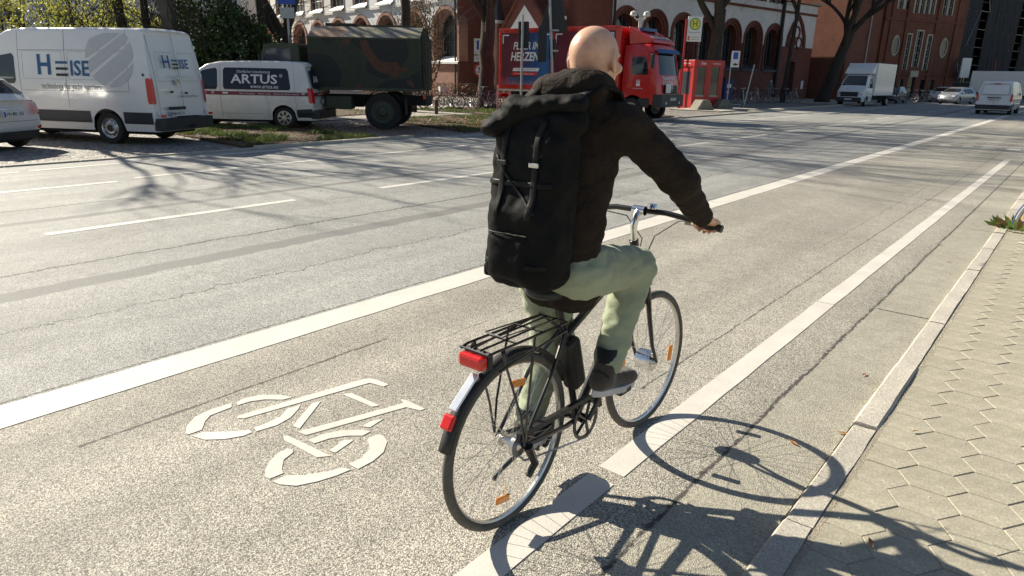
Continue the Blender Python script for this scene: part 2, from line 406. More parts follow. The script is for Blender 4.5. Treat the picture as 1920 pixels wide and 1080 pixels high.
sheet('ground', [(-400, -200), (300, -200), (300, 500), (-400, 500)], -.03, 'pale_paving')
road = sheet('road', [(-14.35, -40), (-.985, -40), (-.985, 190), (-14.35, 190)], 0, 'road_asphalt')
# painted markings, 3 mm thick, children of the road
def stripe(x0, x1, y0, y1, dx=0, jig=.006, m='road_paint'):
    rr = random.Random(int((x0*7+y0)*1000)); n = max(2, int(abs(y1-y0)/.35)); L = []; Q = []
    for i in range(n+1):
        y = y0+(y1-y0)*i/n; s = dx*i/n
        L.append((x0+s+rr.uniform(-jig, jig), y)); Q.append((x1+s+rr.uniform(-jig, jig), y))
    MB().prism(L+Q[::-1], lambda a, b, d: (a, b, d), -.004, .0035).build('lane_marking', m, road)
y = -6.0
for y0, y1 in ((-12, 16.0), (16.02, 34), (34.02, 90)): stripe(-4.04, -3.77, y0, y1)
for y0, y1 in ((-9, 2.28), (2.36, 5.58), (5.59, 6.7), (6.705, 20.2)): stripe(-1.40, -1.27, y0, y1, jig=.003)
for i in range(-2, 22): stripe(-8.27, -8.14, 2.3+4.5*i, 5.3+4.5*i, m='road_paint' if i < 6 else 'worn_paint')
stripe(-11.52, -11.40, -10, 4.3); stripe(-11.74, -11.62, 4.65, 14, dx=-.35); stripe(-12.1, -11.98, 14, 40, dx=.1); stripe(-12.0, -11.88, 40.5, 80)
stripe(-13.60, -13.50, -6, 3.6, m='worn_paint'); stripe(-13.66, -13.56, 3.75, 9, dx=-.35); stripe(-14.03, -13.93, 9, 24, dx=-.1, m='worn_paint')
stripe(-3.2, -2.0, 45.5, 45.9, m='worn_paint'); stripe(-4.6, -3.6, 44.4, 44.6, m='worn_paint')
for i in range(6): stripe(-3.3+.55*i, -3.0+.55*i, 23.6, 24.0, m='worn_paint', jig=.05)
PICTO = [[(-3.042,1.537),(-2.923,2.234),(-2.899,2.274),(-2.863,2.288),(-2.758,2.293),(-2.758,2.255),(-2.854,2.237),(-2.873,2.146),(-2.994,1.547),(-3.021,1.529)],
 [(-3.184,1.611),(-3.201,1.666),(-3.168,1.752),(-3.096,1.816),(-3.02,1.845),(-3.032,1.793),(-3.106,1.732),(-3.143,1.666),(-3.15,1.602)],
 [(-3.198,1.594),(-3.21,1.478),(-3.189,1.389),(-3.125,1.318),(-3.064,1.283),(-3.045,1.288),(-3.041,1.352),(-3.11,1.403),(-3.15,1.451),(-3.154,1.569)],
 [(-3.017,1.292),(-3.017,1.344),(-2.93,1.423),(-2.868,1.505),(-2.837,1.497),(-2.836,1.456),(-2.875,1.378),(-2.938,1.314)],
 [(-2.87,1.529),(-2.867,1.603),(-2.874,1.675),(-2.924,1.751),(-2.911,1.819),(-2.881,1.789),(-2.828,1.705),(-2.81,1.617),(-2.83,1.519)],
 [(-2.884,1.874),(-2.865,1.914),(-2.697,1.671),(-2.745,1.664)], [(-2.845,2.045),(-2.827,2.086),(-2.597,2.093),(-2.613,2.056)],
 [(-2.676,1.646),(-2.538,2.14),(-2.526,2.198),(-2.568,2.214),(-2.541,2.227),(-2.39,2.226),(-2.395,2.195),(-2.478,2.171),(-2.619,1.656)],
 [(-2.572,1.632),(-2.567,1.709),(-2.535,1.791),(-2.473,1.852),(-2.415,1.887),(-2.412,1.831),(-2.466,1.783),(-2.509,1.71),(-2.523,1.635)],
 [(-2.485,1.889),(-2.497,1.946),(-2.468,2.014),(-2.449,1.907)], [(-2.696,1.58),(-2.678,1.595),(-2.373,1.619),(-2.411,1.569),(-2.655,1.559)],
 [(-2.417,1.642),(-2.446,1.75),(-2.41,1.776),(-2.381,1.65)],
 [(-2.578,1.526),(-2.547,1.536),(-2.526,1.519),(-2.506,1.46),(-2.442,1.409),(-2.411,1.397),(-2.417,1.333),(-2.442,1.331),(-2.492,1.357),(-2.543,1.411),(-2.575,1.476)],
 [(-2.385,1.331),(-2.387,1.394),(-2.329,1.446),(-2.277,1.533),(-2.255,1.593),(-2.214,1.61),(-2.222,1.54),(-2.246,1.457),(-2.285,1.379),(-2.346,1.339)],
 [(-2.257,1.629),(-2.255,1.706),(-2.292,1.779),(-2.371,1.829),(-2.372,1.882),(-2.336,1.898),(-2.279,1.873),(-2.219,1.799),(-2.195,1.717),(-2.194,1.632)]]
for p in PICTO:
    if sum(p[i-1][0]*p[i][1]-p[i][0]*p[i-1][1] for i in range(len(p))) < 0: p = p[::-1]
    MB().prism(p, lambda a, b, d: (a, b, d), -.004, .0035).build('bicycle_symbol_stroke', 'road_paint', road)
# gutter: cast asphalt strip in lengths with open joints
gut = bpy.data.objects.new('gutter', None); C.objects.link(gut); gut['kind'] = 'structure'
for y0, y1 in ((-30, -1.2), (-1.2, 5.72), (5.72, 9.9), (9.9, 18), (18, 60), (60, 150)):
    MB().add([(-1.0, y0+.008, .003), (-.63, y0+.008, .003), (-.63, y1-.008, .003), (-1.0, y1-.008, .003)], [(0, 1, 2, 3)]).build('gutter_slab', 'gutter_asphalt', gut, fixn=False)
sheet('road_base', [(-1.05, -40), (-.4, -40), (-.4, 190), (-1.05, 190)], -.012, 'joint_sand')
kerb = bpy.data.objects.new('kerb', None); C.objects.link(kerb); kerb['kind'] = 'structure'
rk = random.Random(5); ys = [-6.2, -5.1, -4.0, -2.9, -1.85, -.75, .35, 1.42, 2.5, 3.53, 4.55, 5.6, 6.62, 7.55, 8.1, 8.72]
y = 8.72
while y < 60: y += rk.uniform(.95, 1.1); ys.append(y)
for i in range(len(ys)-1):
    y0, y1 = ys[i]+.006, ys[i+1]-.006; h = .032+rk.uniform(-.006, .006); j = rk.uniform(-.004, .004)
    if i == 8: h = .030
    if i == 9: h = .046
    rows = []
    n = 7
    for q in range(n+1):
        yy = y0+(y1-y0)*q/n; e = .006 if q in (0, n) else 0
        w = [rk.uniform(-.0025, .0025) for _ in range(4)]
        rows.append([(-.625+j+w[0], yy, -.08), (-.625+j+w[0], yy, h-.014-e), (-.612+j+w[1], yy, h-e), (-.56+j, yy, h+w[2]-e), (-.515+j+w[1], yy, h+w[3]-e), (-.503+j+w[2], yy, h-.014-e), (-.503+j+w[2], yy, -.08)])
    mb = MB().grid(rows); a = len(mb.v); m7 = 7
    mb.f += [tuple(range(6, -1, -1)), tuple(range(n*m7, n*m7+7))]
    mb.build('kerb_stone', 'kerb_granite', kerb, smooth=40)
pave = sheet('pavement', [(-.503, -20), (9, -20), (9, 150), (-.503, 150)], .0275, 'joint_sand')
sheet('joint_filler', [(-.506, -20), (-.474, -20), (-.474, 60), (-.506, 60)], .0295, 'joint_sand', None)
def hexmesh(half, cut=0):
    p2, fl, f2 = .135-.0016, .070-.0006, half
    if cut == 0: pts = [(-p2, 0), (-fl, -f2), (fl, -f2), (p2, 0), (fl, f2), (-fl, f2)]
    else: pts = [(-.06, -f2), (fl, -f2), (p2, 0), (fl, f2), (-.06, f2)]
    mb = MB(); n = len(pts); c = [(x*.975, y*.975) for x, y in pts]
    vs = [(x, y, .0) for x, y in pts]+[(x, y, .028) for x, y in pts]+[(x, y, .031) for x, y in c]
    fs = [(i, (i+1) % n, n+(i+1) % n, n+i) for i in range(n)]+[(n+i, n+(i+1) % n, 2*n+(i+1) % n, 2*n+i) for i in range(n)]+[tuple(range(2*n, 3*n))]
    return mb.add(vs, fs)
hm = hexmesh(.1004).mesh('paving_tile', 'tile_concrete', fixn=False); hc = hexmesh(.1004, 1).mesh('paving_tile', 'tile_concrete', fixn=False)
tiles = []
for ci in range(-1, 42):
    for ri in range(-24, 210):
        x = -.217+.205*ci+.0; yy = 3.60+.206*ri+(.103 if ci % 2 else 0)
        if x > 3.2 and yy > 14: continue
        tiles.append((x, yy, ci))
def seen(t):
    x, yy, _ = t; d = math.hypot(x, yy)
    fw = x*-.604+yy*.74; lat = x*.77+yy*.637
    return d if (fw > .3 and lat/fw < .86 and yy > 1.0) else 50+d
tiles.sort(key=seen); rest = MB()
for k, (x, yy, ci) in enumerate(tiles):
    dz = rk.uniform(-.0018, .0018); rz = rk.uniform(-.012, .012)
    if k < 290:
        o = obj('paving_tile', hc if ci == -1 else hm, pave)
        o.location = (x, yy, dz); o.rotation_euler = (rk.uniform(-.004, .004), rk.uniform(-.004, .004), rz)
    else:
        src = hc if ci == -1 else hm
        rest.add([(v.co.x+x, v.co.y+yy, v.co.z+dz) for v in src.vertices], [tuple(p.vertices) for p in src.polygons])
rest.build('paving_tiles', 'tile_concrete', pave, fixn=False)['kind'] = 'stuff'
sheet('outer_pavement', [(3.0, 14), (60, 14), (60, 190), (3.0, 190)], .03, 'tile_concrete')
sheet('right_pavement', [(8.6, -40), (60, -40), (60, 14.05), (8.6, 14.05)], .034, 'tile_concrete')
# grit in the kerb joint and scattered twigs/leaves
mat('dry_leaf', (.36, .17, .06), .8, var=.4, scale=30)
mat('pale_litter', (.62, .55, .42), .8, var=.2)
g = MB(); rg = random.Random(3)
for i in range(2600):
    y = rg.uniform(1.2, 16) if i < 1900 else rg.uniform(.8, 9)
    x = rg.gauss(-.492, .008) if i < 1300 else (rg.gauss(-.635, .006) if i < 1900 else rg.uniform(-.47, 1.2))
    s = rg.uniform(.0015, .0042); z = (.03 if i < 1300 else .004) if i < 1900 else .0325
    a = rg.uniform(0, 6)
    g.add([(x+s*math.cos(a+q*2.09), y+s*math.sin(a+q*2.09), z) for q in range(3)]+[(x, y, z+s*1.1)], [(0, 1, 3), (1, 2, 3), (2, 0, 3)])
g.build('grit', 'pale_litter', fixn=False)['kind'] = 'stuff'
bpy.data.objects['grit']['label'] = 'fine pale grit lying in the kerb joint'; bpy.data.objects['grit']['category'] = 'grit'
# far side: kerb, cobbled parking strip, verge
fk = bpy.data.objects.new('far_kerb', None); C.objects.link(fk); fk['kind'] = 'structure'
for i in range(46):
    y = -12+i*1.2
    if 12.2 < y < 17: continue
    MB().bx(-14.52, -14.36, y+.008, y+1.192, -.05, .07 if y > 8.2 else .03).build('kerb_stone', 'kerb_granite', fk, bevel=.015)
sheet('parking_strip', [(-21.5, -40), (-14.35, -40), (-14.35, 60), (-21.5, 60)], -.004, 'cobbles')
sheet('far_pavement', [(-60, -40), (-21.5, -40), (-21.5, 190), (-60, 190)], .02, 'pale_paving')
sheet('side_street', [(-21.6, 60), (-14.35, 60), (-14.35, 190), (-21.6, 190)], .02, 'pale_paving')
def verge(poly, z=.05):
    o = MB().prism(poly, lambda a, b, d: (a, b, d), -.02, z).build('verge', 'soil'); o['kind'] = 'structure'; return o
V1 = [(-20.5, 8.9), (-14.7, 8.3), (-14.6, 12.2), (-17.6, 12.4), (-20.5, 11.6)]
V2 = [(-20.6, 17.2), (-14.7, 15.6), (-14.7, 21.5), (-20.6, 22.5)]
V3 = [(-25.6, 23.5), (-18.0, 23.4), (-15.2, 24.0), (-15.2, 30.5), (-19, 31.5), (-26.5, 30.5)]
V4 = [(-42, 4), (-23.5, 3), (-22.5, 15), (-24, 21), (-42, 22)]
for q in (V1, V2, V3, V4): verge(q)
leafmat('grass_blade', (.055, .095, .02), (.15, .18, .05), .4)
def grass(poly, n, seed, hmax=.13):
    rr = random.Random(seed); xs = [p[0] for p in poly]; ysx = [p[1] for p in poly]; mb = MB(); k = 0
    def inside(x, y):
        c = False
        for i in range(len(poly)):
            (x1, y1), (x2, y2) = poly[i-1], poly[i]
            if (y1 > y) != (y2 > y) and x < (x2-x1)*(y-y1)/(y2-y1)+x1: c = not c
        return c
    while k < n:
        x, y = rr.uniform(min(xs), max(xs)), rr.uniform(min(ysx), max(ysx)); k += 1
        if not inside(x, y) or noise.noise(Vector((x*.9, y*.9, seed))) < .06: continue
        h = hmax*rr.uniform(.35, 1); a = rr.uniform(0, 6.28); w = .012; lx, ly = rr.gauss(0, .05), rr.gauss(0, .05)
        mb.add([(x-w*math.cos(a), y-w*math.sin(a), .05), (x+w*math.cos(a), y+w*math.sin(a), .05), (x+lx, y+ly, .05+h)], [(0, 1, 2)])
    o = mb.build('grass', 'grass_blade', fixn=False); o['kind'] = 'stuff'; return o
for i, (q, n) in enumerate(((V1, 22000), (V2, 14000), (V3, 40000), (V4, 26000))):
    o = grass(q, n, i); tag(o, ['short green grass on the verge beside the minivan wheel', 'patchy grass under the camouflage truck', 'sunlit grass around the dark street tree trunk', 'rough grass among the shrubs behind the vans'][i], 'grass')
# ================================================================== buildings
def brick_mat(name, c1, c2, mortar, sc=1.0):
    m, t, b = new_mat(name); tc = N(t, 'TexCoord'); s = N(t, 'SeparateXYZ'); t.links.new(tc.outputs['Object'], s.inputs[0])
    cb = N(t, 'CombineXYZ'); t.links.new(mth(t, 'ADD', s.outputs[0], s.outputs[1]), cb.inputs[0]); t.links.new(s.outputs[2], cb.inputs[1])
    br = N(t, 'TexBrick'); t.links.new(cb.outputs[0], br.inputs['Vector'])
    for k, v in (('Scale', 1/sc), ('Mortar Size', .009), ('Brick Width', .25), ('Row Height', .077), ('Bias', 0.)): br.inputs[k].default_value = v
    br.inputs['Color1'].default_value = c1+(1,); br.inputs['Color2'].default_value = c2+(1,); br.inputs['Mortar'].default_value = mortar+(1,)
    n = noise_tex(t, tc.outputs['Object'], .5, 4, .7); c = mix(t, br.outputs['Color'], ramp(t, n.outputs['Fac'], [(.3, .72), (.7, 1.18)]), 1, 'MULTIPLY')
    t.links.new(c, b.inputs['Base Color']); b.inputs['Roughness'].default_value = .85; bump(t, b, br.outputs['Fac'], -.3, .01); return m
brick_mat('brick_red', (.21, .055, .036), (.155, .038, .027), (.14, .09, .07)); brick_mat('brick_light', (.36, .16, .11), (.29, .12, .085), (.32, .26, .21)); brick_mat('brick_orange', (.21, .06, .03), (.16, .045, .024), (.14, .09, .065))
brick_mat('brick_dark', (.035, .026, .024), (.028, .022, .021), (.04, .036, .034))
mat('plaster', (.78, .77, .75), .85, var=.08, scale=1.2, dirt=.25); mat('stone_sill', (.74, .73, .70), .6, var=.06); mat('slate', (.06, .06, .066), .6, var=.2, scale=9); mat('window_glass', (.02, .025, .03), .05, var=.3, spec=.8, scale=2)
mat('window_frame', (.42, .40, .36), .6); mat('frame_dark', (.06, .065, .06), .6); mat('dark_pipe', (.02, .02, .022), .6); mat('cream_stone', (.50, .45, .34), .8, var=.1); mat('net', (.022, .023, .025), .9, var=.25, scale=.8); mat('zinc', (.35, .36, .37), .4, .6)
def face(mb, polys, fn, d=0):
    """planar outline (may be concave) on the facade"""
    for poly in polys:
        k = len(mb.v); mb.v += [fn(a, z, d) for a, z in poly]
        for tri in tessellate_polygon([[Vector((a, z, 0)) for a, z in poly]]): mb.f.append(tuple(k+i for i in tri))
def reveal(mb, line, fn, d0, d1):
    k = len(mb.v)
    for a, z in line: mb.v += [fn(a, z, d0), fn(a, z, d1)]
    for i in range(len(line)-1): mb.f.append((k+2*i, k+2*i+1, k+2*i+3, k+2*i+2))
def arc(cx, cz, r, n=12, a0=PI, a1=0): return [(cx+r*math.cos(a0+(a1-a0)*i/n), cz+r*math.sin(a0+(a1-a0)*i/n)) for i in range(n+1)]
def arch_window(par, fn, cx, zs, spring, r, ro, dep, ringm, frame='frame_dark', steps=2, sill=True):
    w = bpy.data.objects.new('window', None); C.objects.link(w); w.parent = par
    pane = MB(); face(pane, [[(cx-r, zs)]+arc(cx, spring, r)+[(cx+r, zs)]], fn, dep-.02); pane.build('pane', 'window_glass', w, fixn=False)
    fr = MB()
    def bar(a0, z0, a1, z1, t=.05, d=dep-.06): 
        p = [fn(a0, z0, d), fn(a1, z1, d)]; fr.tube(p, t, 4)
    for q in (-.33, .33): bar(cx+q*r, zs, cx+q*r, spring+r*.92)
    for z in (zs+.05, zs+(spring-zs)*.33, zs+(spring-zs)*.66, spring): bar(cx-r, z, cx+r, z, .035)
    for a, b in zip(arc(cx, spring, r-.04)[:-1], arc(cx, spring, r-.04)[1:]): bar(a[0], a[1], b[0], b[1], .05)
    for s in (-1, 1): bar(cx+s*(r-.04), zs, cx+s*(r-.04), spring, .05)
    fr.build('frame', frame, w)
    rg = MB()
    for i in range(steps):
        ra, rb = r+(ro-r)*i/steps, r+(ro-r)*(i+1)/steps; d = -.10+.22*(steps-1-i)/max(1, steps-1) if steps > 1 else -.1
        A, B = arc(cx, spring, ra, 16), arc(cx, spring, rb, 16); A = [(A[0][0], zs)]+A+[(A[-1][0], zs)]; B = [(B[0][0], zs)]+B+[(B[-1][0], zs)]
        rg.grid([[fn(a, z, d) for a, z in A], [fn(a, z, d) for a, z in B]]); reveal(rg, A, fn, d, dep+.05); reveal(rg, B, fn, d, dep+.05)
    rg.build('arch_surround', ringm, w)
    if sill: 
        MB().add([fn(cx-ro, zs+.42, dep-.05), fn(cx+ro, zs+.42, dep-.05), fn(cx+ro, zs-.05, -.22), fn(cx-ro, zs-.05, -.22), fn(cx-ro, zs-.20, -.22), fn(cx+ro, zs-.20, -.22)], [(0, 1, 2, 3), (3, 2, 5, 4)]).build('sill', sill, w, fixn=False)
    return w
def rect_window(par, fn, cx, z0, w, h, dep=.18, frame='window_frame', rows=3, cols=2, sill=None, surround=None, arch=False):
    e = bpy.data.objects.new('window', None); C.objects.link(e); e.parent = par
    MB().add([fn(cx-w/2, z0, dep), fn(cx+w/2, z0, dep), fn(cx+w/2, z0+h, dep), fn(cx-w/2, z0+h, dep)], [(0, 1, 2, 3)]).build('pane', 'window_glass', e, fixn=False)
    fr = MB()
    for i in range(cols+1): a = cx-w/2+w*i/cols; fr.tube([fn(a, z0, dep-.03), fn(a, z0+h, dep-.03)], .045, 4)
    for i in range(rows+1): z = z0+h*i/rows; fr.tube([fn(cx-w/2, z, dep-.03), fn(cx+w/2, z, dep-.03)], .04, 4)
    fr.build('frame', frame, e)
    if surround:
        sr = MB(); t = .14
        for a0, a1, zz0, zz1 in ((cx-w/2-t, cx-w/2, z0-.02, z0+h+t), (cx+w/2, cx+w/2+t, z0-.02, z0+h+t), (cx-w/2, cx+w/2, z0+h, z0+h+t)):
            sr.prism([(a0, zz0), (a1, zz0), (a1, zz1), (a0, zz1)], fn, -.05, dep+.02)
        sr.build('surround', surround, e)
    if sill: MB().add([fn(cx-w/2-.1, z0+.30, dep-.02), fn(cx+w/2+.1, z0+.30, dep-.02), fn(cx+w/2+.1, z0-.10, -.30), fn(cx-w/2-.1, z0-.10, -.30), fn(cx-w/2-.1, z0-.22, -.30), fn(cx+w/2+.1, z0-.22, -.30)], [(0, 1, 2, 3), (3, 2, 5, 4)]).build('sill', sill, e, fixn=False)
    return e
def storey(mb_lo, mb_hi, fn, a0, a1, z0, zm, z1, arches, ro, spring, zs):
    """wall between a0,a1 with arched openings (cx list), split in material at zm (below spring)"""
    lo = [(a0, z0), (a1, z0), (a1, zm)]; hi = [(a1, zm), (a1, z1), (a0, z1), (a0, zm)]
    for cx in sorted(arches, reverse=True): lo += [(cx+ro, zm), (cx+ro, zs), (cx-ro, zs), (cx-ro, zm)]
    lo += [(a0, zm)]
    for cx in sorted(arches): hi += [(cx-ro, zm)]+arc(cx, spring, ro, 14)+[(cx+ro, zm)]
    face(mb_lo, [lo], fn); face(mb_hi, [hi], fn)
def punched(mb, fn, a0, a1, z0, z1, wins, dep=.2):
    """wall with rectangular openings (cx,z,w,h) all in one row"""
    xs = sorted(wins); poly = []
    x = a0
    for (cx, z, w, h) in xs:
        face(mb, [[(x, z0), (cx-w/2, z0), (cx-w/2, z1), (x, z1)], [(cx-w/2, z0), (cx+w/2, z0), (cx+w/2, z), (cx-w/2, z)], [(cx-w/2, z+h), (cx+w/2, z+h), (cx+w/2, z1), (cx-w/2, z1)]], fn)
        reveal(mb, [(cx-w/2, z), (cx+w/2, z), (cx+w/2, z+h), (cx-w/2, z+h), (cx-w/2, z)], fn, 0, dep); x = cx+w/2
    face(mb, [[(x, z0), (a1, z0), (a1, z1), (x, z1)]], fn)
def school():
    t = thing('school_building', 'red brick and white plaster building with rows of round arched windows', 'building', (-51.33, 43.8, 0), R(-10.5))
    LF = lambda a, z, d: (a, d, z); RF = lambda a, z, d: (21.56-d, a, z); TF = lambda a, z, d: (a, 3.4+d, z)
    red, lite, pla, roof = MB(), MB(), MB(), MB()
    la = [9.7-4.72*i for i in range(15)]
    storey(lite, pla, LF, -64, 11.3, 0, 4.2, 7.55, la, 1.95, 5.08, 2.75)
    for cx in la: arch_window(t, LF, cx, 2.75, 5.08, 1.35, 1.95, .75, 'brick_light', sill='stone_sill')
    lw = [(cx, 7.75, 2.7, 3.0) for cx in la]; punched(pla, LF, -64, 11.3, 7.55, 11.6, lw)
    for (cx, z, w, h) in lw: rect_window(t, LF, cx, z, w, h, .2, 'window_frame', 3, 3, 'stone_sill', 'brick_light')
    lw2 = [(cx, 12.4, 2.6, 2.4) for cx in la[:6]]; punched(pla, LF, -64, 11.3, 11.6, 15.4, [(cx, 12.4, 2.6, 2.4) for cx in la])
    for (cx, z, w, h) in lw2: rect_window(t, LF, cx, z, w, h, .2, 'window_frame', 2, 3)
    MB().bx(-64, 11.32, -.10, .0, 7.30, 7.50).build('string_course', 'stone_sill', t); MB().bx(-64, 11.36, -.35, .3, 15.4, 15.9).build('cornice', 'stone_sill', t)
    for x in (11.15,): MB().tube([(x, -.10, 0), (x, -.10, 15.4)], .07, 8).build('downpipe', 'dark_pipe', t)
    face(red, [[(0, 0), (3.4, 0), (3.4, 15.4), (0, 15.4)]], lambda a, z, d: (11.3, a, z))
    # entrance tower
    H_ = 24.0
    punched(red, TF, 11.3, 21.56, 0, H_, [(14.0, 9.5, 1.2, 3.2), (16.5, 9.5, 1.2, 3.2), (19.0, 9.5, 1.2, 3.2)])
    for cx in (14.0, 16.5, 19.0): rect_window(t, TF, cx, 9.5, 1.2, 3.2, .2)
    face(red, [[(3.4, 0), (6.74, 0), (6.74, H_), (3.4, H_)]], RF); face(red, [[(3.4, 0), (14, 0), (14, H_), (3.4, H_)]], lambda a, z, d: (11.3, a, z)); face(red, [[(11.3, 15), (21.56, 15), (21.56, H_), (11.3, H_)]], lambda a, z, d: (a, 14, z))
    face(roof, [[(11.2, 3.2), (21.7, 3.2), (21.7, 14.2), (11.2, 14.2)]], lambda a, b, d: (a, b, H_+.01))
    # porch with gable and pinnacles
    g0, g1 = 14.0, 20.0; PF = lambda a, z, d: (a, 2.1+d, z)
    gb = MB(); gb.prism([(g0, 0), (15.4, 0), (15.4, 3.0)]+arc(17.0, 3.0, 1.6, 10)[1:-1]+[(18.6, 3.0), (18.6, 0), (g1, 0), (g1, 4.7), (17.0, 8.0), (g0, 4.7)], PF, 0, 1.28); gb.build('porch', 'brick_red', t)
    gp = MB(); gp.prism([(15.2, 4.95), (18.8, 4.95), (17.0, 6.75)], PF, -.035, -.002); gp.build('gable_panel', 'plaster', t)
    gc = MB(); gc.tube([PF(13.85, 4.65, -.08), PF(17.0, 8.1, -.08)], .14, 4); gc.tube([PF(17.0, 8.1, -.08), PF(20.15, 4.65, -.08)], .14, 4); gc.build('gable_coping', 'brick_red', t)
    dr = MB(); face(dr, [[(15.4, 0), (18.6, 0), (18.6, 3.0)]+arc(17.0, 3.0, 1.6, 10, 0, PI)[1:]], PF, .7); dr.build('entrance_door', 'frame_dark', t, fixn=False)
    for x in (13.6, 20.4):
        pn = MB(); pn.bx(x-.35, x+.35, 1.9, 2.6, 0, 5.6); p_ = pn.build('pinnacle', 'brick_light', t)
        cp = MB(); cp.box((x, 2.25, 5.72), (.95, .95, .24)); cp.build('pinnacle_cap', 'stone_sill', p_)
        MB().add([(x-.4, 1.85, 5.84), (x+.4, 1.85, 5.84), (x+.4, 2.65, 5.84), (x-.4, 2.65, 5.84), (x, 2.25, 8.3)], [(0, 1, 4), (1, 2, 4), (2, 3, 4), (3, 0, 4)]).build('pinnacle_spire', 'slate', p_, fixn=False)
    # right wing
    ra = [8.32+3.51*i for i in range(7)]
    storey(red, pla, RF, 6.74, 30.4, 0, 4.95, 8.1, ra, 1.58, 5.36, 2.75)
    for cx in ra: arch_window(t, RF, cx, 2.75, 5.36, 1.02, 1.58, .8, 'brick_red', steps=3, sill='slate')
    rw = [(cx+dx, 8.65, 1.15, 2.9) for cx in ra for dx in (-.75, .75)]; punched(pla, RF, 6.74, 30.4, 8.1, 12.2, rw)
    for (cx, z, w, h) in rw: rect_window(t, RF, cx, z, w, h, .25, 'window_frame', 3, 2, None, 'brick_red')
    punched(pla, RF, 6.74, 30.4, 12.2, 16.4, [(cx, 13, 1.4, 2.4) for cx in ra])
    for cx in ra: rect_window(t, RF, cx, 13, 1.4, 2.4, .25)
    MB().bx(21.56, 21.68, 6.75, 37, 7.95, 8.15).build('string_course', 'brick_red', t); MB().bx(21.3, 21.95, 6.75, 30.5, 16.4, 16.9).build('cornice', 'stone_sill', t)
    for y in (6.82, 30.4): MB().tube([(21.72, y, 0), (21.72, y, 16.4 if y < 10 else 9.2)], .09 if y < 10 else .16, 8).build('downpipe', 'dark_pipe', t)
    # lower end bay with tracery window and door
    dz = [(33.4, 0.0, 1.3, 3.6)]; punched(red, RF, 30.4, 37, 0, 4.95, dz, .5); MB().add([RF(32.75, 0, .5), RF(34.05, 0, .5), RF(34.05, 3.6, .5), RF(32.75, 3.6, .5)], [(0, 1, 2, 3)]).build('side_door', 'frame_dark', t, fixn=False)
    face(pla, [[(30.4, 4.95), (37, 4.95), (37, 8.9), (30.4, 8.9)]], RF)
    tw = bpy.data.objects.new('window', None); C.objects.link(tw); tw.parent = t
    pt = MB(); face(pt, [[(31.9, 4.95), (34.9, 4.95), (34.7, 5.9), (34.1, 6.9), (33.4, 7.6), (32.7, 6.9), (32.1, 5.9)]], RF, -.03); pt.build('pane', 'stone_sill', tw, fixn=False)
    trc = MB()
    for cx, cz, r in ((33.4, 6.3, .55), (32.75, 5.35, .5), (34.05, 5.35, .5)): trc.tube([RF(a, z, -.08) for a, z in arc(cx, cz, r, 16, 0, 2*PI)], .09, 5)
    trc.tube([RF(a, z, -.1) for a, z in ((31.8, 4.95), (32.0, 5.95), (32.6, 7.0), (33.4, 7.75), (34.2, 7.0), (34.8, 5.95), (35.0, 4.95))], .2, 5); trc.build('tracery', 'brick_red', tw)
    face(roof, [[(7, 8.9), (22, 8.9), (22, 9.2), (7, 9.2)]], lambda a, z, d: (a, 37, z)); face(red, [[(7, 0), (21.56, 0), (21.56, 8.9), (7, 8.9)]], lambda a, z, d: (a, 37.0, z)); face(red, [[(7, 8.9), (21.56, 8.9), (21.56, 16.4), (14.5, 23), (7, 16.4)]], lambda a, z, d: (a, 30.4, z))
    face(roof, [[(7, 30.4), (21.9, 30.4), (21.9, 37.2), (7, 37.2)]], lambda a, b, d: (a, b, 8.95))
    roof.add([(21.9, 6.7, 16.7), (21.9, 30.6, 16.7), (14.5, 30.6, 23.2), (14.5, 6.7, 23.2), (7, 30.6, 16.7), (7, 6.7, 16.7)], [(0, 1, 2, 3), (3, 2, 4, 5)])
    roof.add([(-64, -.3, 15.8), (11.4, -.3, 15.8), (11.4, 7, 21), (-64, 7, 21), (11.4, 14, 15.8), (-64, 14, 15.8)], [(0, 1, 2, 3), (3, 2, 4, 5)])
    face(red, [[(7, 0), (7, 16.4), (30.4, 16.4), (30.4, 0)][::1]], lambda a, z, d: (7.0, a if a > 7 else 6.9, z) if False else (7.0, 6.9 if a == 7 else 30.4, z))
    face(pla, [[(0, 0), (14, 0), (14, 15.4), (7, 21), (0, 15.4)]], lambda a, z, d: (-64.0, a, z)); face(red, [[(-64, 0), (7, 0), (7, 15.4), (-64, 15.4)]], lambda a, z, d: (a, 14.0, z)); face(red, [[(3.4, 15.4), (14, 15.4), (7, 21)]], lambda a, z, d: (11.29, a, z))
    red.build('brick_wall', 'brick_red', t, fixn=False); lite.build('plinth_wall', 'brick_light', t, fixn=False); pla.build('plaster_wall', 'plaster', t, fixn=False); roof.build('roof', 'slate', t, fixn=False)
    MB().add([RF(35.6, 1.0, -.03), RF(36.1, 1.0, -.03), RF(36.1, 1.8, -.03), RF(35.6, 1.8, -.03)], [(0, 1, 2, 3)]).build('notice_board', 'plate_white', t, fixn=False)
school()
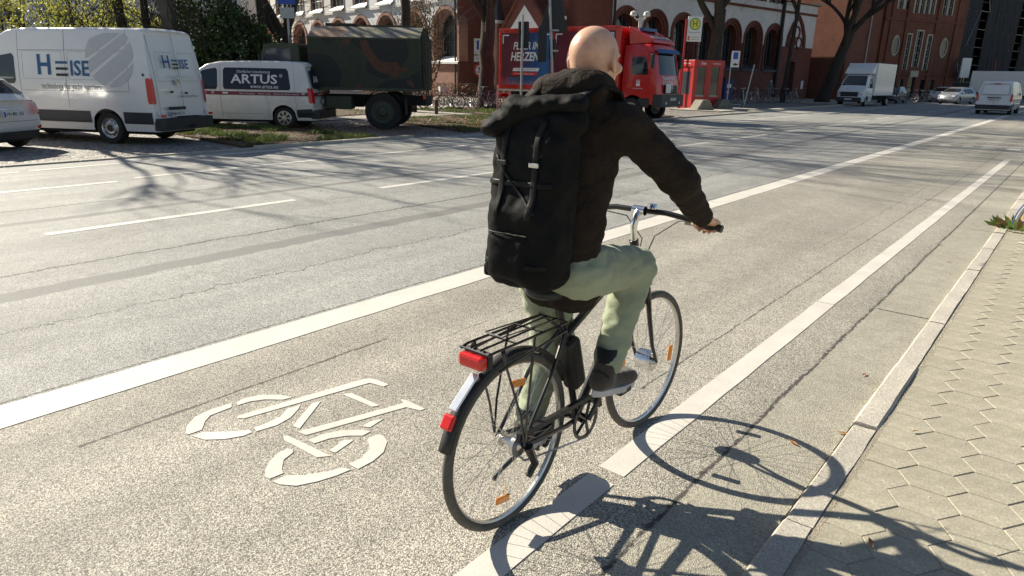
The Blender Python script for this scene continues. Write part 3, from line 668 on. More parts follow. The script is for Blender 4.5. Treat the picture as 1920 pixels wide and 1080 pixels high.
def orange_house():
    t = thing('brick_house', 'tall orange-red brick house with narrow windows and two oval windows', 'building', (-20.4, 77.5, 0), R(79.5))
    ob = MB(); RF = lambda a, z, d: (a, d, z)
    face(ob, [[(0, 0), (8.4, 0), (8.4, 20), (0, 20)]], RF); face(ob, [[(0, 0), (9, 0), (9, 20), (0, 20)]], lambda a, z, d: (0, a, z)); ob.add([(0, 0, 20), (8.4, 0, 20), (8.4, 9, 20), (0, 9, 20)], [(0, 1, 2, 3)])
    # main facade turned 17.5 degrees to the street
    th = R(-17.5); ox, oy = 7.0, -.25; MF = lambda a, z, d: (ox+a*math.cos(th)-d*math.sin(th), oy+a*math.sin(th)+d*math.cos(th), z)
    wl = [(4.0, 3.2, .62, 3.6), (5.6, 3.5, .85, 3.7), (7.2, 3.2, .62, 3.6)]; wu = [(1.9, 9.3, .7, 3.4), (2.9, 9.3, .7, 3.4), (4.3, 9.0, .6, 3.6), (5.1, 9.0, .6, 3.6), (5.9, 9.0, .6, 3.6), (6.7, 9.0, .6, 3.6), (8.6, 9.0, .7, 3.4), (9.5, 9.0, .7, 3.4)]
    wb = [(4.0, .3, .7, 1.9), (5.6, .2, 1.1, 2.3), (7.4, .3, .7, 1.9), (8.9, .3, .7, 1.9)]
    punched(ob, MF, 0, 12.4, 0, 2.8, wb); punched(ob, MF, 0, 12.4, 2.8, 8.2, wl); punched(ob, MF, 0, 12.4, 8.2, 13.4, wu); face(ob, [[(0, 13.4), (12.4, 13.4), (12.4, 20), (0, 20)]], MF)
    ob.add([MF(0, 20, 0), MF(12.4, 20, 0), MF(12.4, 20, 12), MF(0, 20, 12)], [(0, 1, 2, 3)]); face(ob, [[(0, 0), (12, 0), (12, 20), (0, 20)]], lambda a, z, d: MF(12.4, z, a))
    ob.build('brick_wall', 'brick_orange', t, fixn=False)
    for q in wl: rect_window(t, MF, *q, .2, 'window_frame', 5, 2, None, 'cream_stone')
    for q in wu: rect_window(t, MF, *q, .2, 'window_frame', 4, 2, None, 'cream_stone')
    for q in wb: rect_window(t, MF, *q, .2, 'frame_dark', 2, 1)
    for cx in (2.1, 9.6):
        e = bpy.data.objects.new('oval_window', None); C.objects.link(e); e.parent = t; el = lambda k: [(cx+.55*k*math.cos(a), 5.6+1.0*k*math.sin(a)) for a in [2*PI*i/24 for i in range(24)]]
        pn = MB(); face(pn, [el(.85)], MF, -.02); pn.build('pane', 'window_glass', e, fixn=False); rg = MB(); rg.grid([[MF(a, z, -.05) for a, z in el(.82)], [MF(a, z, -.05) for a, z in el(1.08)]], closed=True); rg.tube([MF(a, z, -.05) for a, z in el(.95)+el(.95)[:1]], .08, 5); rg.build('stone_ring', 'cream_stone', e)
    for z in (2.75, 8.25): MB().prism([(0, z-.1), (12.4, z-.1), (12.4, z+.1), (0, z+.1)], MF, -.12, -.001).build('string_course', 'brick_orange', t)
    for x in (1.0, 3.3, 7.9, 11.0): MB().prism([(x-.25, 0), (x+.25, 0), (x+.25, 19.9), (x-.25, 19.9)], MF, -.14, -.002).build('pilaster', 'brick_orange', t)
    pp = MB().tube([(4.2, -.12, 0), (4.2, -.12, 20)], .06, 6).build('downpipe', 'zinc', t); MB().prism([(5.0, 2.45), (6.2, 2.45), (6.2, 3.1), (5.0, 3.1)], MF, -.2, -.01).build('door_panel', 'cream_stone', t)
    MB().prism([(11.4, 2.5), (12.9, 2.5), (12.9, 4.6), (11.4, 4.6)], MF, -1.3, -1.2).build('banner_board', 'plate_white', t)
orange_house()
def scaffold_house():
    t = thing('scaffolded_house', 'dark building wrapped in scaffolding and netting at the far right', 'building', (-13.6, 95.5, 0), R(77))
    b = MB(); b.bx(0, 60, 1.2, 14, 0, 24); b.build('brick_wall', 'brick_dark', t)
    F = lambda a, z, d: (a, 1.2+d, z)
    for i in range(9):
        for k in range(5):
            w = rect_window(t, F, 3+i*4.0, 2+k*4.2, 1.4, 2.4, -.02, 'dark_pipe', 2, 2)
    for i in range(16):
        MB().tube([(i*2.5, 0, 0), (i*2.5, 0, 23)], .05, 5).build('scaffold_pole', 'frame_dark', t)
    for k in range(11):
        MB().tube([(0, 0, 2.0+k*2), (37.5, 0, 2.0+k*2)], .035, 5).build('scaffold_ledger', 'zinc', t); MB().bx(0, 37.5, .15, 1.0, 1.0+k*2, 1.05+k*2).build('scaffold_deck', 'frame_dark', t)
    for i in (0, 1, 3, 4, 5, 6, 8, 9, 10, 11, 13, 14): 
        rows = [[(i*2.5+q*2.5/6, -.06+.05*math.sin(q*1.7+k*.9+i), 3.0+k*.9) for q in range(7)] for k in range(23)]; MB().grid(rows).build('safety_net', 'net', t, smooth=True)
    for i in range(5): MB().tube([(i*2.5 if i % 2 else i*2.5+2.5, -.08, 2+4*i), (i*2.5+2.5 if i % 2 else i*2.5, -.08, 6+4*i)], .04, 5).build('scaffold_brace', 'zinc', t)
    MB().tube([(8.5, -1.5, 0), (8.5, -1.5, 4.6)], .05, 6).build('marker_pole', 'print_red', t)
scaffold_house()
def pale_house():
    t = thing('pale_house', 'pale rendered house glimpsed behind the shrubs at the far left', 'building', (-78, 18, 0), R(48))
    b = MB(); F = lambda a, z, d: (a, d, z)
    for k in range(4): punched(b, F, -26, 24, k*3.6, k*3.6+3.6, [(x, k*3.6+1.0, 1.4, 1.9) for x in range(-23, 24, 4)])
    b.add([(-26, 0, 14.4), (24, 0, 14.4), (24, 12, 14.4), (-26, 12, 14.4)], [(0, 1, 2, 3)]); b.add([(24, 0, 0), (24, 12, 0), (24, 12, 14.4), (24, 0, 14.4)], [(0, 1, 2, 3)]); b.build('wall', 'plaster', t, fixn=False)
    for k in range(4):
        for x in range(-23, 24, 4): rect_window(t, F, x, k*3.6+1.0, 1.4, 1.9, .15, 'window_frame', 2, 2)
pale_house()
# ================================================================== vehicles
mat('paint_white', (.80, .79, .77), .22, var=.03, coat=.6, scale=2); mat('paint_cream', (.78, .765, .72), .28, var=.03, coat=.5, scale=2)
mat('paint_red', (.60, .02, .017), .25, var=.06, coat=.6, scale=2); mat('paint_navy', (.015, .02, .035), .4, var=.1)
mat('glass_dark', (.012, .016, .018), .04, var=.05, spec=.7, coat=.3); mat('glass_blue', (.045, .06, .08), .05, var=.2, spec=.7, scale=3)
mat('plastic_dark', (.028, .029, .031), .55, var=.15); mat('seam', (.07, .07, .07), .7); mat('grey_print', (.56, .56, .57), .35, var=.03)
mat('print_blue', (.02, .10, .25), .4); mat('print_grey', (.2, .2, .2), .4); mat('print_white', (.8, .8, .8), .4); mat('print_maroon', (.18, .012, .03), .35)
mat('plate_blue', (.02, .06, .35), .4); mat('print_black', (.015, .015, .015), .5)
mat('lamp_glass', (.75, .77, .78), .08, .2, var=.1, coat=.5); mat('rubber_dark', (.022, .021, .020), .85, var=.25, scale=14, bmp=.3, bscale=30); mat('rim_silver', (.55, .55, .54), .35, .9, var=.08)
mat('under_dark', (.02, .02, .02), .9); mat('stripe_silver', (.55, .56, .58), .3, .5)
def pl(pts):
    xs = [p[0] for p in pts]; ys = [p[1] for p in pts]
    return lambda l: float(np.interp(l, xs, ys))
class Car:
    def __init__(s, root, L, top, hw, zb, axles, ar, az, lean=pl([(0, 0), (3, 0)]), rc=.09, plan=.10, front=.22, stations=None):
        s.root, s.L, s.top, s.hw, s.zb, s.ax, s.ar, s.az, s.lean, s.rc, s.plan, s.front = root, L, top, hw, zb, axles, ar, az, lean, rc, plan, front
    def bot(s, l):
        z = s.zb
        for a in s.ax:
            d = abs(l-a)
            if d < s.ar: z = max(z, s.az+math.sqrt(s.ar**2-d*d))
        return z
    def P(s, l, w, z):
        W_ = max(.3, s.hw(z)); q = min(1.2, abs(w)/W_)
        k = max(0, 1-max(l, 0)/.7); k2 = max(0, 1-max(s.L-l, 0)/.9)
        l2 = l + s.lean(z)*k + s.plan*q**5*k - s.front*q**3*k2
        return (l2, w, z)
    def hwl(s, l, z):
        return s.hw(z)*(1-.03*max(0, 1-l/.5)**2-.06*max(0, 1-(s.L-l)/.8)**2)
    def side(s, l, z, sd, off=.004): return s.P(l, sd*(s.hwl(l, z)+off), z)
    def rear(s, w, z, off=.004): p = s.P(0, w, z); return (p[0]-off, p[1], p[2])
    def body(s, material, name='body'):
        st = sorted(set([round(x, 3) for x in np.linspace(0, s.L, 56)]+[round(a+d, 3) for a in s.ax for d in np.linspace(-s.ar, s.ar, 17)]+[round(a+e*(s.ar+.002), 3) for a in s.ax for e in (-1, 1)]+[.03, .06, s.L-.03]))
        rows = []
        for l in st:
            zb, zt = s.bot(l), s.top(l); rc = min(s.rc, (zt-zb)*.35); pts = []
            for i in range(9):
                z = zb+(zt-rc-zb)*i/8; pts.append((s.hwl(l, z), z))
            hw0 = s.hwl(l, zt-rc)
            for i in range(1, 6): a = PI/2*i/5; pts.append((hw0-rc*1.2*(1-math.cos(a)), zt-rc+rc*math.sin(a)))
            pts.append((hw0*.5, zt+.012))
            ch = [s.P(l, w, z) for w, z in pts]+[s.P(l, 0, zt+.018)]+[s.P(l, -w, z) for w, z in pts[::-1]]
            rows.append(ch)
        mb = MB().grid(rows)
        for r in (rows[0], rows[-1]):
            n = len(r); h = n//2; mb.grid([r[:h+1], (r[h:])[::-1]])
        s.obj = mb.build(name, material, s.root, smooth=38); return s.obj
    def patch(s, poly, kind, material, name, parent=None, sd=1, off=.006, n=9, r=.0):
        """convex outline laid on the side (l,z) or rear (w,z) as a thin proud panel"""
        if r: poly = rpoly(poly, r)
        zs = [p[1] for p in poly]; z0, z1 = min(zs)+1e-4, max(zs)-1e-4; rows = []
        for i in range(n+1):
            z = z0+(z1-z0)*i/n; xs = []
            for a in range(len(poly)):
                (x1, y1), (x2, y2) = poly[a-1], poly[a]
                if (y1-z)*(y2-z) <= 0 and y1 != y2: xs.append(x1+(x2-x1)*(z-y1)/(y2-y1))
            a, b = min(xs), max(xs)
            row = []
            for q in range(9):
                x = a+(b-a)*q/8; row.append(s.side(x, z, sd, off) if kind == 'side' else s.rear(x, z, off))
            rows.append(row)
        return MB().grid(rows).build(name, material, parent or s.root, smooth=True)
    def screen(s, l0, l1, inset, material, name, off=.006, n=8):
        rows = []
        for i in range(n+1):
            l = l0+(l1-l0)*i/n; zt = s.top(l); hw = s.hwl(l, zt-.08)-inset
            rows.append([(s.P(l, hw*q, zt)[0]+off*.7, hw*q, zt+.018*(1-q*q)+off) for q in np.linspace(-1, 1, 11)])
        return MB().grid(rows).build(name, material, s.root, smooth=True)
    def seam(s, pts, sd=1, kind='side', w=.008, name='panel_seam'):
        rows = []; n = 10; P = []
        for (a, b), (c, d) in zip(pts[:-1], pts[1:]):
            for i in range(n): P.append((a+(c-a)*i/n, b+(d-b)*i/n))
        P.append(pts[-1]); mb = MB()
        for i, (x, z) in enumerate(P):
            dx, dz = (P[min(i+1, len(P)-1)][0]-P[max(i-1, 0)][0], P[min(i+1, len(P)-1)][1]-P[max(i-1, 0)][1]); L = math.hypot(dx, dz) or 1; nx, nz = -dz/L*w/2, dx/L*w/2
            f = (lambda a, b: s.side(a, b, sd, .0035)) if kind == 'side' else (lambda a, b: s.rear(a, b, .0035))
            rows.append([f(x-nx, z-nz), f(x+nx, z+nz)])
        return mb.grid(rows).build(name, 'seam', s.root)
    def text(s, txt, kind, a, z, size, m, sd=1, off=.010, parent=None, **kw):
        if kind == 'side': fn = lambda x, y: s.side(a-sd*x, z+y, sd, off)
        else: fn = lambda x, y: s.rear(a-x, z+y, off)
        return lettering(txt, fn, m, parent or s.root, size, **kw)
def road_wheel(root, l, w, r, wd, style='steel', sd=1, name='wheel'):
    e = bpy.data.objects.new(name, None); C.objects.link(e); e.parent = root; e.location = (l, w, r)
    rr = r*.64
    MB().lathe([(rr, -wd/2+.01), (rr*1.12, -wd/2), (r*.95, -wd/2+.005), (r, -wd/2+.04), (r, wd/2-.04), (r*.95, wd/2-.005), (rr*1.12, wd/2), (rr, wd/2-.01)], axis='y', n=36).build('tyre', 'rubber_dark', e, smooth=35)
    o = sd*wd/2; m = MB()
    if style == 'steel':
        m.lathe([(rr, o-sd*.012), (rr*.9, o-sd*.03), (rr*.86, o-sd*.06), (rr*.55, o-sd*.02), (rr*.4, o-sd*.025), (rr*.36, o-sd*.005), (.001, o-sd*.005)], axis='y', n=36)
        rim = m.build('rim', 'rim_silver', e, smooth=30); h = MB()
        for i in range(10):
            a = 2*PI*i/10; h.lathe([(.001, o-sd*.036), (rr*.075, o-sd*.034)], (rr*.71*math.cos(a), 0, rr*.71*math.sin(a)), 'y', 8)
        hh = h.build('vent_hole', 'under_dark', rim); hh['kind'] = 'stuff'
        MB().lathe([(rr*.34, o-sd*.004), (rr*.3, o+sd*.012), (.001, o+sd*.012)], axis='y', n=20).build('hub_cap', 'plastic_dark', rim, smooth=30)
    elif style == 'cap':
        m.lathe([(rr*1.02, o-sd*.008), (rr*.95, o+sd*.004), (.001, o+sd*.012)], axis='y', n=36); rim = m.build('rim', 'rim_silver', e, smooth=30)
        for i in range(7):
            a = 2*PI*i/7; sl = MB().prism([(rr*.35, -.03), (rr*.85, -.045), (rr*.85, .045), (rr*.35, .02)], lambda p, q, d: (p*math.cos(a)-q*math.sin(a), d, p*math.sin(a)+q*math.cos(a)), o+sd*.009, o+sd*.015); sl.build('hubcap_slot', 'plastic_dark', rim)
    else:
        m.lathe([(rr, o-sd*.012), (rr*.8, o-sd*.05), (rr*.5, o-sd*.03), (rr*.35, o+sd*.04), (.001, o+sd*.05)], axis='y', n=28); m.build('rim', style, e, smooth=30)
    return e
def plate(car, txt, w, z, lean=0, wd=.52, h=.11):
    p = MB().prism(rrect(w-wd/2, w+wd/2, z-h/2, z+h/2, .012), lambda a, b, d: (car.rear(a, b, d)[0], a, b), .004, .018).build('number_plate', 'plate_white', car.root)
    MB().add([(car.rear(w+wd/2-.005, z+q, .0205)[0], w+wd/2-.005-e, z+q) for q in (-h/2+.006, h/2-.006) for e in (0, .045)], [(0, 1, 3, 2)]).build('country_band', 'plate_blue', p, fixn=False)
    lettering(txt, lambda x, y: (car.rear(w-.02-x, z+y, .022)[0], w-.02-x, z+y), 'print_black', p, .10, bold=.01, width=wd*.8); return p
def roundel(fn, r, parent, m='chrome', back='plastic_dark'):
    b = MB(); b.add([fn(r*math.cos(a), r*math.sin(a), 0) for a in [2*PI*i/24 for i in range(24)]], [tuple(range(24))]); e = b.build('emblem', back, parent, fixn=False)
    ring = MB(); n = 24
    ring.grid([[fn(k*math.cos(2*PI*i/n), k*math.sin(2*PI*i/n), .004) for i in range(n)] for k in (r*.88, r)], closed=True)
    for pts in ([(-.5, .7), (-.08, -.15), (.08, -.15), (.5, .7), (.33, .75), (0, .08), (-.33, .75)], [(-.8, .3), (-.45, -.75), (-.3, -.8), (0, -.2), (.3, -.8), (.45, -.75), (.8, .3), (.66, .5), (.36, -.42), (.07, .05), (-.07, .05), (-.36, -.42), (-.66, .5)]):
        k = len(ring.v); ring.v += [fn(x*r, y*r, .004) for x, y in pts]
        for tri in tessellate_polygon([[Vector((x, y, 0)) for x, y in pts]]): ring.f.append(tuple(k+i for i in tri))
    ring.build('emblem_sign', m, e, fixn=False); return e
def chassis(root, l0, l1, w, z0, z1): return MB().bx(l0, l1, -w, w, z0, z1).build('underbody', 'under_dark', root)

# ---- tall white panel van (rear and left side in view)
def tall_van():
    t = thing('panel_van', 'tall white panel van with blue HEISE lettering on its side and rear doors', 'van', (-16.75, 8.0, 0), R(207))
    hw = pl([(.25, .90), (.5, .955), (1.0, .965), (1.5, .94), (2.1, .875), (2.55, .80), (2.7, .76)])
    top = pl([(0, 2.50), (.1, 2.545), (1.5, 2.56), (3.5, 2.545), (3.9, 2.50), (4.15, 2.36), (4.4, 2.12), (4.75, 1.72), (5.0, 1.42), (5.1, 1.34), (5.5, 1.2), (5.65, .95), (5.7, .6)])
    c = Car(t, 5.7, top, hw, .30, (1.30, 4.75), .43, .36, lean=pl([(.3, -.02), (.9, 0), (1.5, .03), (2.5, .16)]), rc=.10, plan=.07)
    c.body('paint_white'); chassis(t, .3, 5.2, .72, .22, .55)
    for l in (1.30, 4.75):
        for s in (1, -1): road_wheel(t, l, s*.83, .36, .235, 'steel', s)
    for s in (1, -1):
        for a, b in ((.06, .855), (1.745, 4.30)): c.patch([(a, .47), (b, .47), (b, .73), (a, .73)], 'side', 'paint_navy', 'lower_trim', sd=s, off=.012)
        w = c.patch([(3.68, 1.30), (4.62, 1.30), (4.52, 1.45), (4.22, 1.93), (3.68, 1.98)], 'side', 'glass_dark', 'door_window', sd=s, r=.06)
        c.seam([(3.56, .42), (3.56, 2.46)], s); c.seam([(2.28, .80), (2.28, 2.52)], s); c.seam([(.62, 1.2), (.62, 2.5)], s); c.seam([(.62, 2.07), (3.56, 2.05)], s, w=.006); c.seam([(.62, 1.18), (3.5, 1.16)], s, w=.006)
        for (a, b, zz0, zz1) in ((.72, 2.2, 1.42, 2.03), (2.36, 3.45, 1.42, 2.03)): c.seam([(a, zz0), (b, zz0), (b, zz1), (a, zz1), (a, zz0)], s, w=.004, name='pressed_panel')
        c.patch([(-.014, .92), (.11, .92), (.11, 1.48), (-.014, 1.48)], 'side', 'red_lens', 'tail_lamp', sd=s, off=.014, r=.02)
        tl = c.patch([(s*.86, .92), (s*.952, .92), (s*.93, 1.48), (s*.86, 1.48)], 'rear', 'red_lens', 'tail_lamp', off=.014, r=.02)
        c.patch([(.13, 1.52), (.19, 1.52), (.19, 1.58), (.13, 1.58)], 'side', 'plastic_dark', 'fuel_cap', sd=s, off=.01, r=.02)
        MB().box((4.55, s*1.06, 1.4), (.12, .16, .3)).build('mirror', 'plastic_dark', t, bevel=.03)
    # grey roundel print of slanting bars behind the lettering
    cx, cz, rr = 1.05, 1.92, .66
    for a, b in ((-.66, -.46), (-.40, -.06), (.02, .26), (.34, .62)):
        n = 10; poly = []
        up = [(a+(b-a)*i/n) for i in range(n+1)]
        A = [(u, -math.sqrt(max(0, rr*rr-u*u))) for u in up]; B = [(u, math.sqrt(max(0, rr*rr-u*u))) for u in up[::-1]]
        ca, sa = math.cos(R(56)), math.sin(R(56)); poly = [(cx+(p*ca-q*sa), cz+(p*sa+q*ca)) for p, q in A+B]
        poly = [(x, min(z, 2.43)) for x, z in poly]
        c.patch(poly, 'side', 'grey_print', 'printed_bar', off=.0065, n=14)
    def heise(kind, a, z, k, sd=1, off=.012):
        c.text('H', kind, a+k*.60, z+.05*k, .62*k, 'print_blue', sd, off, bold=.022, width=.36*k)
        for i in range(3):
            zz = z-.145*k+i*.135*k; x0, x1 = a-.04*k+(.32*k), a-.04*k
            c.patch([(x1, zz-.028*k), (x0, zz-.028*k), (x0, zz+.028*k), (x1, zz+.028*k)], kind, 'print_blue' if i == 2 else 'print_black', 'lettering_bar', sd=sd, off=off, n=2)
        c.text('ISE', kind, a-.36*k, z-.012*k, .46*k, 'print_blue', sd, off, bold=.018, width=.50*k)
    heise('side', 2.25, 1.66, 1.0); c.text('technology for yacht interiors', 'side', 2.16, 1.26, .2, 'print_grey', width=1.62)
    heise('rear', -.02, 1.80, .62); c.text('technology for yacht interiors', 'rear', -.02, 1.52, .11, 'grey_print', width=.92, off=.012)
    c.text('www.heise-technic.de', 'rear', -.24, .93+.15, .1, 'print_grey', width=.66, off=.012); c.text('CRAFTER', 'rear', .62, 1.22, .07, 'chrome', width=.28, off=.012)
    c.seam([(0.0, .62), (0.0, 2.46)], kind='rear', w=.012); c.seam([(.78, .62), (.78, 2.4)], kind='rear'); c.seam([(-.78, .62), (-.78, 2.4)], kind='rear')
    for s in (1, -1): c.seam([(s*.08, 1.42), (s*.7, 1.42), (s*.64, 2.05), (s*.08, 2.05), (s*.08, 1.42)], kind='rear', w=.005, name='pressed_panel')
    roundel(lambda x, y, d: (lambda p: (p[0]-d, p[1], p[2]))(c.rear(.10-x, 1.40+y, .012)), .075, t)
    for wv, zz in ((-.14, 1.15), (.36, 1.18)): c.patch([(wv-.06, zz-.025), (wv+.06, zz-.025), (wv+.06, zz+.025), (wv-.06, zz+.025)], 'rear', 'plastic_dark', 'door_handle', off=.02, r=.02)
    c.patch([(-.03, .78), (.56, .78), (.56, .85), (-.03, .85)], 'rear', 'plastic_dark', 'plate_light_strip', off=.03)
    plate(c, 'RON HG 113', .27, .69)
    for s in (1, -1):
        for zz in (.72, 1.55, 2.2): MB().box((c.rear(s*.83, zz)[0]-.005, s*.83, zz), (.04, .05, .07)).build('hinge', 'paint_white', t, bevel=.01)
    bm = MB().prism(rrect(-.93, .93, -.14, .16, .10), lambda a, b, d: (b, a, d), .33, .60); bm.build('rear_bumper', 'plastic_dark', t, bevel=.03)
    MB().bx(-.13, .1, -.45, .2, .60, .625).build('bumper_step', 'rubber_dark', t)
    for s in (1, -1): MB().box((-.10, s*.84, .66), (.06, .10, .06)).build('reflector', 'red_lens', t, bevel=.01)
    MB().tube([(-.12, 0, .40), (-.24, 0, .40), (-.27, 0, .46)], .025, 8).build('tow_bar', 'plastic_dark', t)
    c.screen(4.2, 5.0, .10, 'glass_dark', 'windscreen')
    for s in (1, -1): MB().box((5.62, s*.62, .92), (.2, .36, .22)).build('headlamp', 'lamp_glass', t, bevel=.05)
    MB().bx(5.55, 5.78, -.85, .85, .32, .62).build('front_bumper', 'plastic_dark', t, bevel=.05)
tall_van()
# ---- minivan builder shared by two vans
def minivan(loc, th, label, body, livery):
    t = thing('minivan', label, 'van', loc, th)
    hw = pl([(.25, .85), (.5, .93), (.95, .945), (1.15, .93), (1.75, .80), (1.95, .74)])
    top = pl([(0, 1.84), (.12, 1.93), (.5, 1.97), (1.8, 1.98), (2.9, 1.95), (3.3, 1.87), (3.6, 1.68), (4.15, 1.22), (4.25, 1.17), (4.7, 1.0), (4.86, .82), (4.9, .5)])
    c = Car(t, 4.9, top, hw, .27, (.98, 3.98), .385, .335, lean=pl([(.3, -.04), (.8, 0), (1.15, .04), (1.85, .24)]), rc=.09, plan=.10)
    c.body(body); chassis(t, .3, 4.5, .68, .2, .5)
    for l in (.98, 3.98):
        for s in (1, -1): road_wheel(t, l, s*.82, .335, .21, 'cap', s)
    for s in (1, -1):
        c.patch([(2.96, 1.14), (3.98, 1.14), (3.80, 1.32), (3.50, 1.62), (3.30, 1.74), (2.96, 1.76)], 'side', 'glass_dark', 'door_window', sd=s, r=.05)
        c.seam([(2.87, .35), (2.87, 1.86)], s); c.seam([(3.98, .75), (3.98, 1.12)], s); c.seam([(.55, .6), (.6, 1.86)], s); c.seam([(1.62, .45), (2.87, .45)], s, w=.006)
        c.seam([(1.45, .35), (1.42, .8), (1.50, 1.0)], s, w=.006)
        c.patch([(-.014, .78), (.10, .78), (.10, 1.22), (-.014, 1.22)], 'side', 'red_lens', 'tail_lamp', sd=s, off=.014, r=.02)
        c.patch([(s*.80, .78), (s*.93, .78), (s*.91, 1.22), (s*.82, 1.22)], 'rear', 'red_lens', 'tail_lamp', off=.014, r=.02)
        c.patch([(2.62, 1.02), (2.80, 1.02), (2.80, 1.07), (2.62, 1.07)], 'side', body, 'door_handle', sd=s, off=.025, r=.02)
        MB().box((3.72, s*1.04, 1.22), (.10, .18, .2)).build('mirror', body, t, bevel=.04)
        MB().box((4.72, s*.66, .86), (.2, .34, .18)).build('headlamp', 'lamp_glass', t, bevel=.05)
        c.patch([(.02, .36), (.56, .36), (.56, .60), (.02, .62)], 'side', 'plastic_dark', 'bumper_trim', sd=s, off=.012, r=.02)
    MB().prism(rrect(-.90, .90, -.10, .2, .12), lambda a, b, d: (b, a, d), .33, .58).build('rear_bumper', 'plastic_dark', t, bevel=.03)
    c.screen(3.4, 4.15, .10, 'glass_dark', 'windscreen')
    MB().bx(4.7, 4.93, -.82, .82, .28, .55).build('front_bumper', 'plastic_dark', t, bevel=.05)
    livery(c, t); return c
def artus(c, t):
    for s in (1, -1):
        p = c.patch([(.72, 1.15), (2.78, 1.15), (2.78, 1.77), (.82, 1.77)], 'side', 'paint_navy', 'tinted_window', sd=s, off=.007, r=.05)
        f = c.patch([(.02, .985), (3.9, .985), (3.9, 1.09), (.02, 1.09)], 'side', 'print_maroon', 'side_stripe', sd=s, off=.0055)
        L = lambda a: a if s == 1 else 3.5-a
        c.text('ARTUS', 'side', 1.83, 1.44, .36, 'print_white', s, .014, bold=.022, shear=.0, width=1.42)
        c.text('Oberflächen Instandsetzung', 'side', 1.86, 1.66, .12, 'print_white', s, .014, width=1.02); c.text('www.artus.eu', 'side', 1.52, 1.24, .16, 'print_white', s, .014, bold=.01, width=.85)
        for a, tx in ((2.2, 'Granit'), (1.95, 'Kunststein'), (1.62, 'Marmor'), (1.4, 'Leder'), (.98, 'Polierte Oberflächen'), (.55, 'Kunststoff'), (.28, 'Holz'), (3.4, 'Keramik')): c.text(tx, 'side', a, 1.036, .065, 'print_white', s, .012)
        roundel(lambda x, y, d: c.side(1.02-s*x, 1.56+y, s, .012+d), .05, t, 'print_white', 'paint_navy'); roundel(lambda x, y, d: c.side(3.1-s*x, 1.04+y, s, .012+d), .05, t, 'print_maroon', 'print_white')
    c.patch([(-.72, 1.20), (.72, 1.20), (.64, 1.74), (-.64, 1.74)], 'rear', 'paint_navy', 'rear_window', off=.008, r=.05)
    c.text('ARTUS', 'rear', .12, 1.46, .26, 'print_white', off=.014, bold=.02, width=.95); c.text('www.artus.eu', 'rear', -.1, 1.28, .1, 'print_white', off=.014)
    c.patch([(-.86, .985), (.86, .985), (.86, 1.09), (-.86, 1.09)], 'rear', 'print_maroon', 'side_stripe', off=.006)
    c.text('SEHEN & STAUNEN', 'rear', .3, 1.036, .06, 'print_white', off=.012); plate(c, 'HH AR 740', 0.0, .82)
minivan((-18.62, 13.35, 0), R(217), 'white minivan with maroon stripe and ARTUS lettering on dark window', 'paint_cream', artus)
def plain(c, t):
    c.patch([(-.70, 1.20), (.70, 1.20), (.62, 1.72), (-.62, 1.72)], 'rear', 'paint_white', 'blanked_window', off=.010, r=.05)
    c.seam([(-.72, 1.18), (.72, 1.18), (.66, 1.76), (-.66, 1.76), (-.72, 1.18)], kind='rear', w=.012); c.seam([(0, .62), (0, 1.8)], kind='rear', w=.008)
    c.patch([(-.35, .97), (.35, .97), (.35, 1.03), (-.35, 1.03)], 'rear', 'plastic_dark', 'plate_light_strip', off=.02); plate(c, 'HH VK 216', 0, .89)
    roundel(lambda x, y, d: (lambda p: (p[0]-d, p[1], p[2]))(c.rear(-x, 1.09+y, .012)), .07, t)
    MB().box((c.rear(0, 1.82)[0]-.01, 0, 1.82), (.03, .3, .035)).build('brake_lamp', 'red_lens', t)
minivan((-4.8, 51.6, 0), R(88), 'plain white minivan driving away in the right-hand lane', 'paint_white', plain)
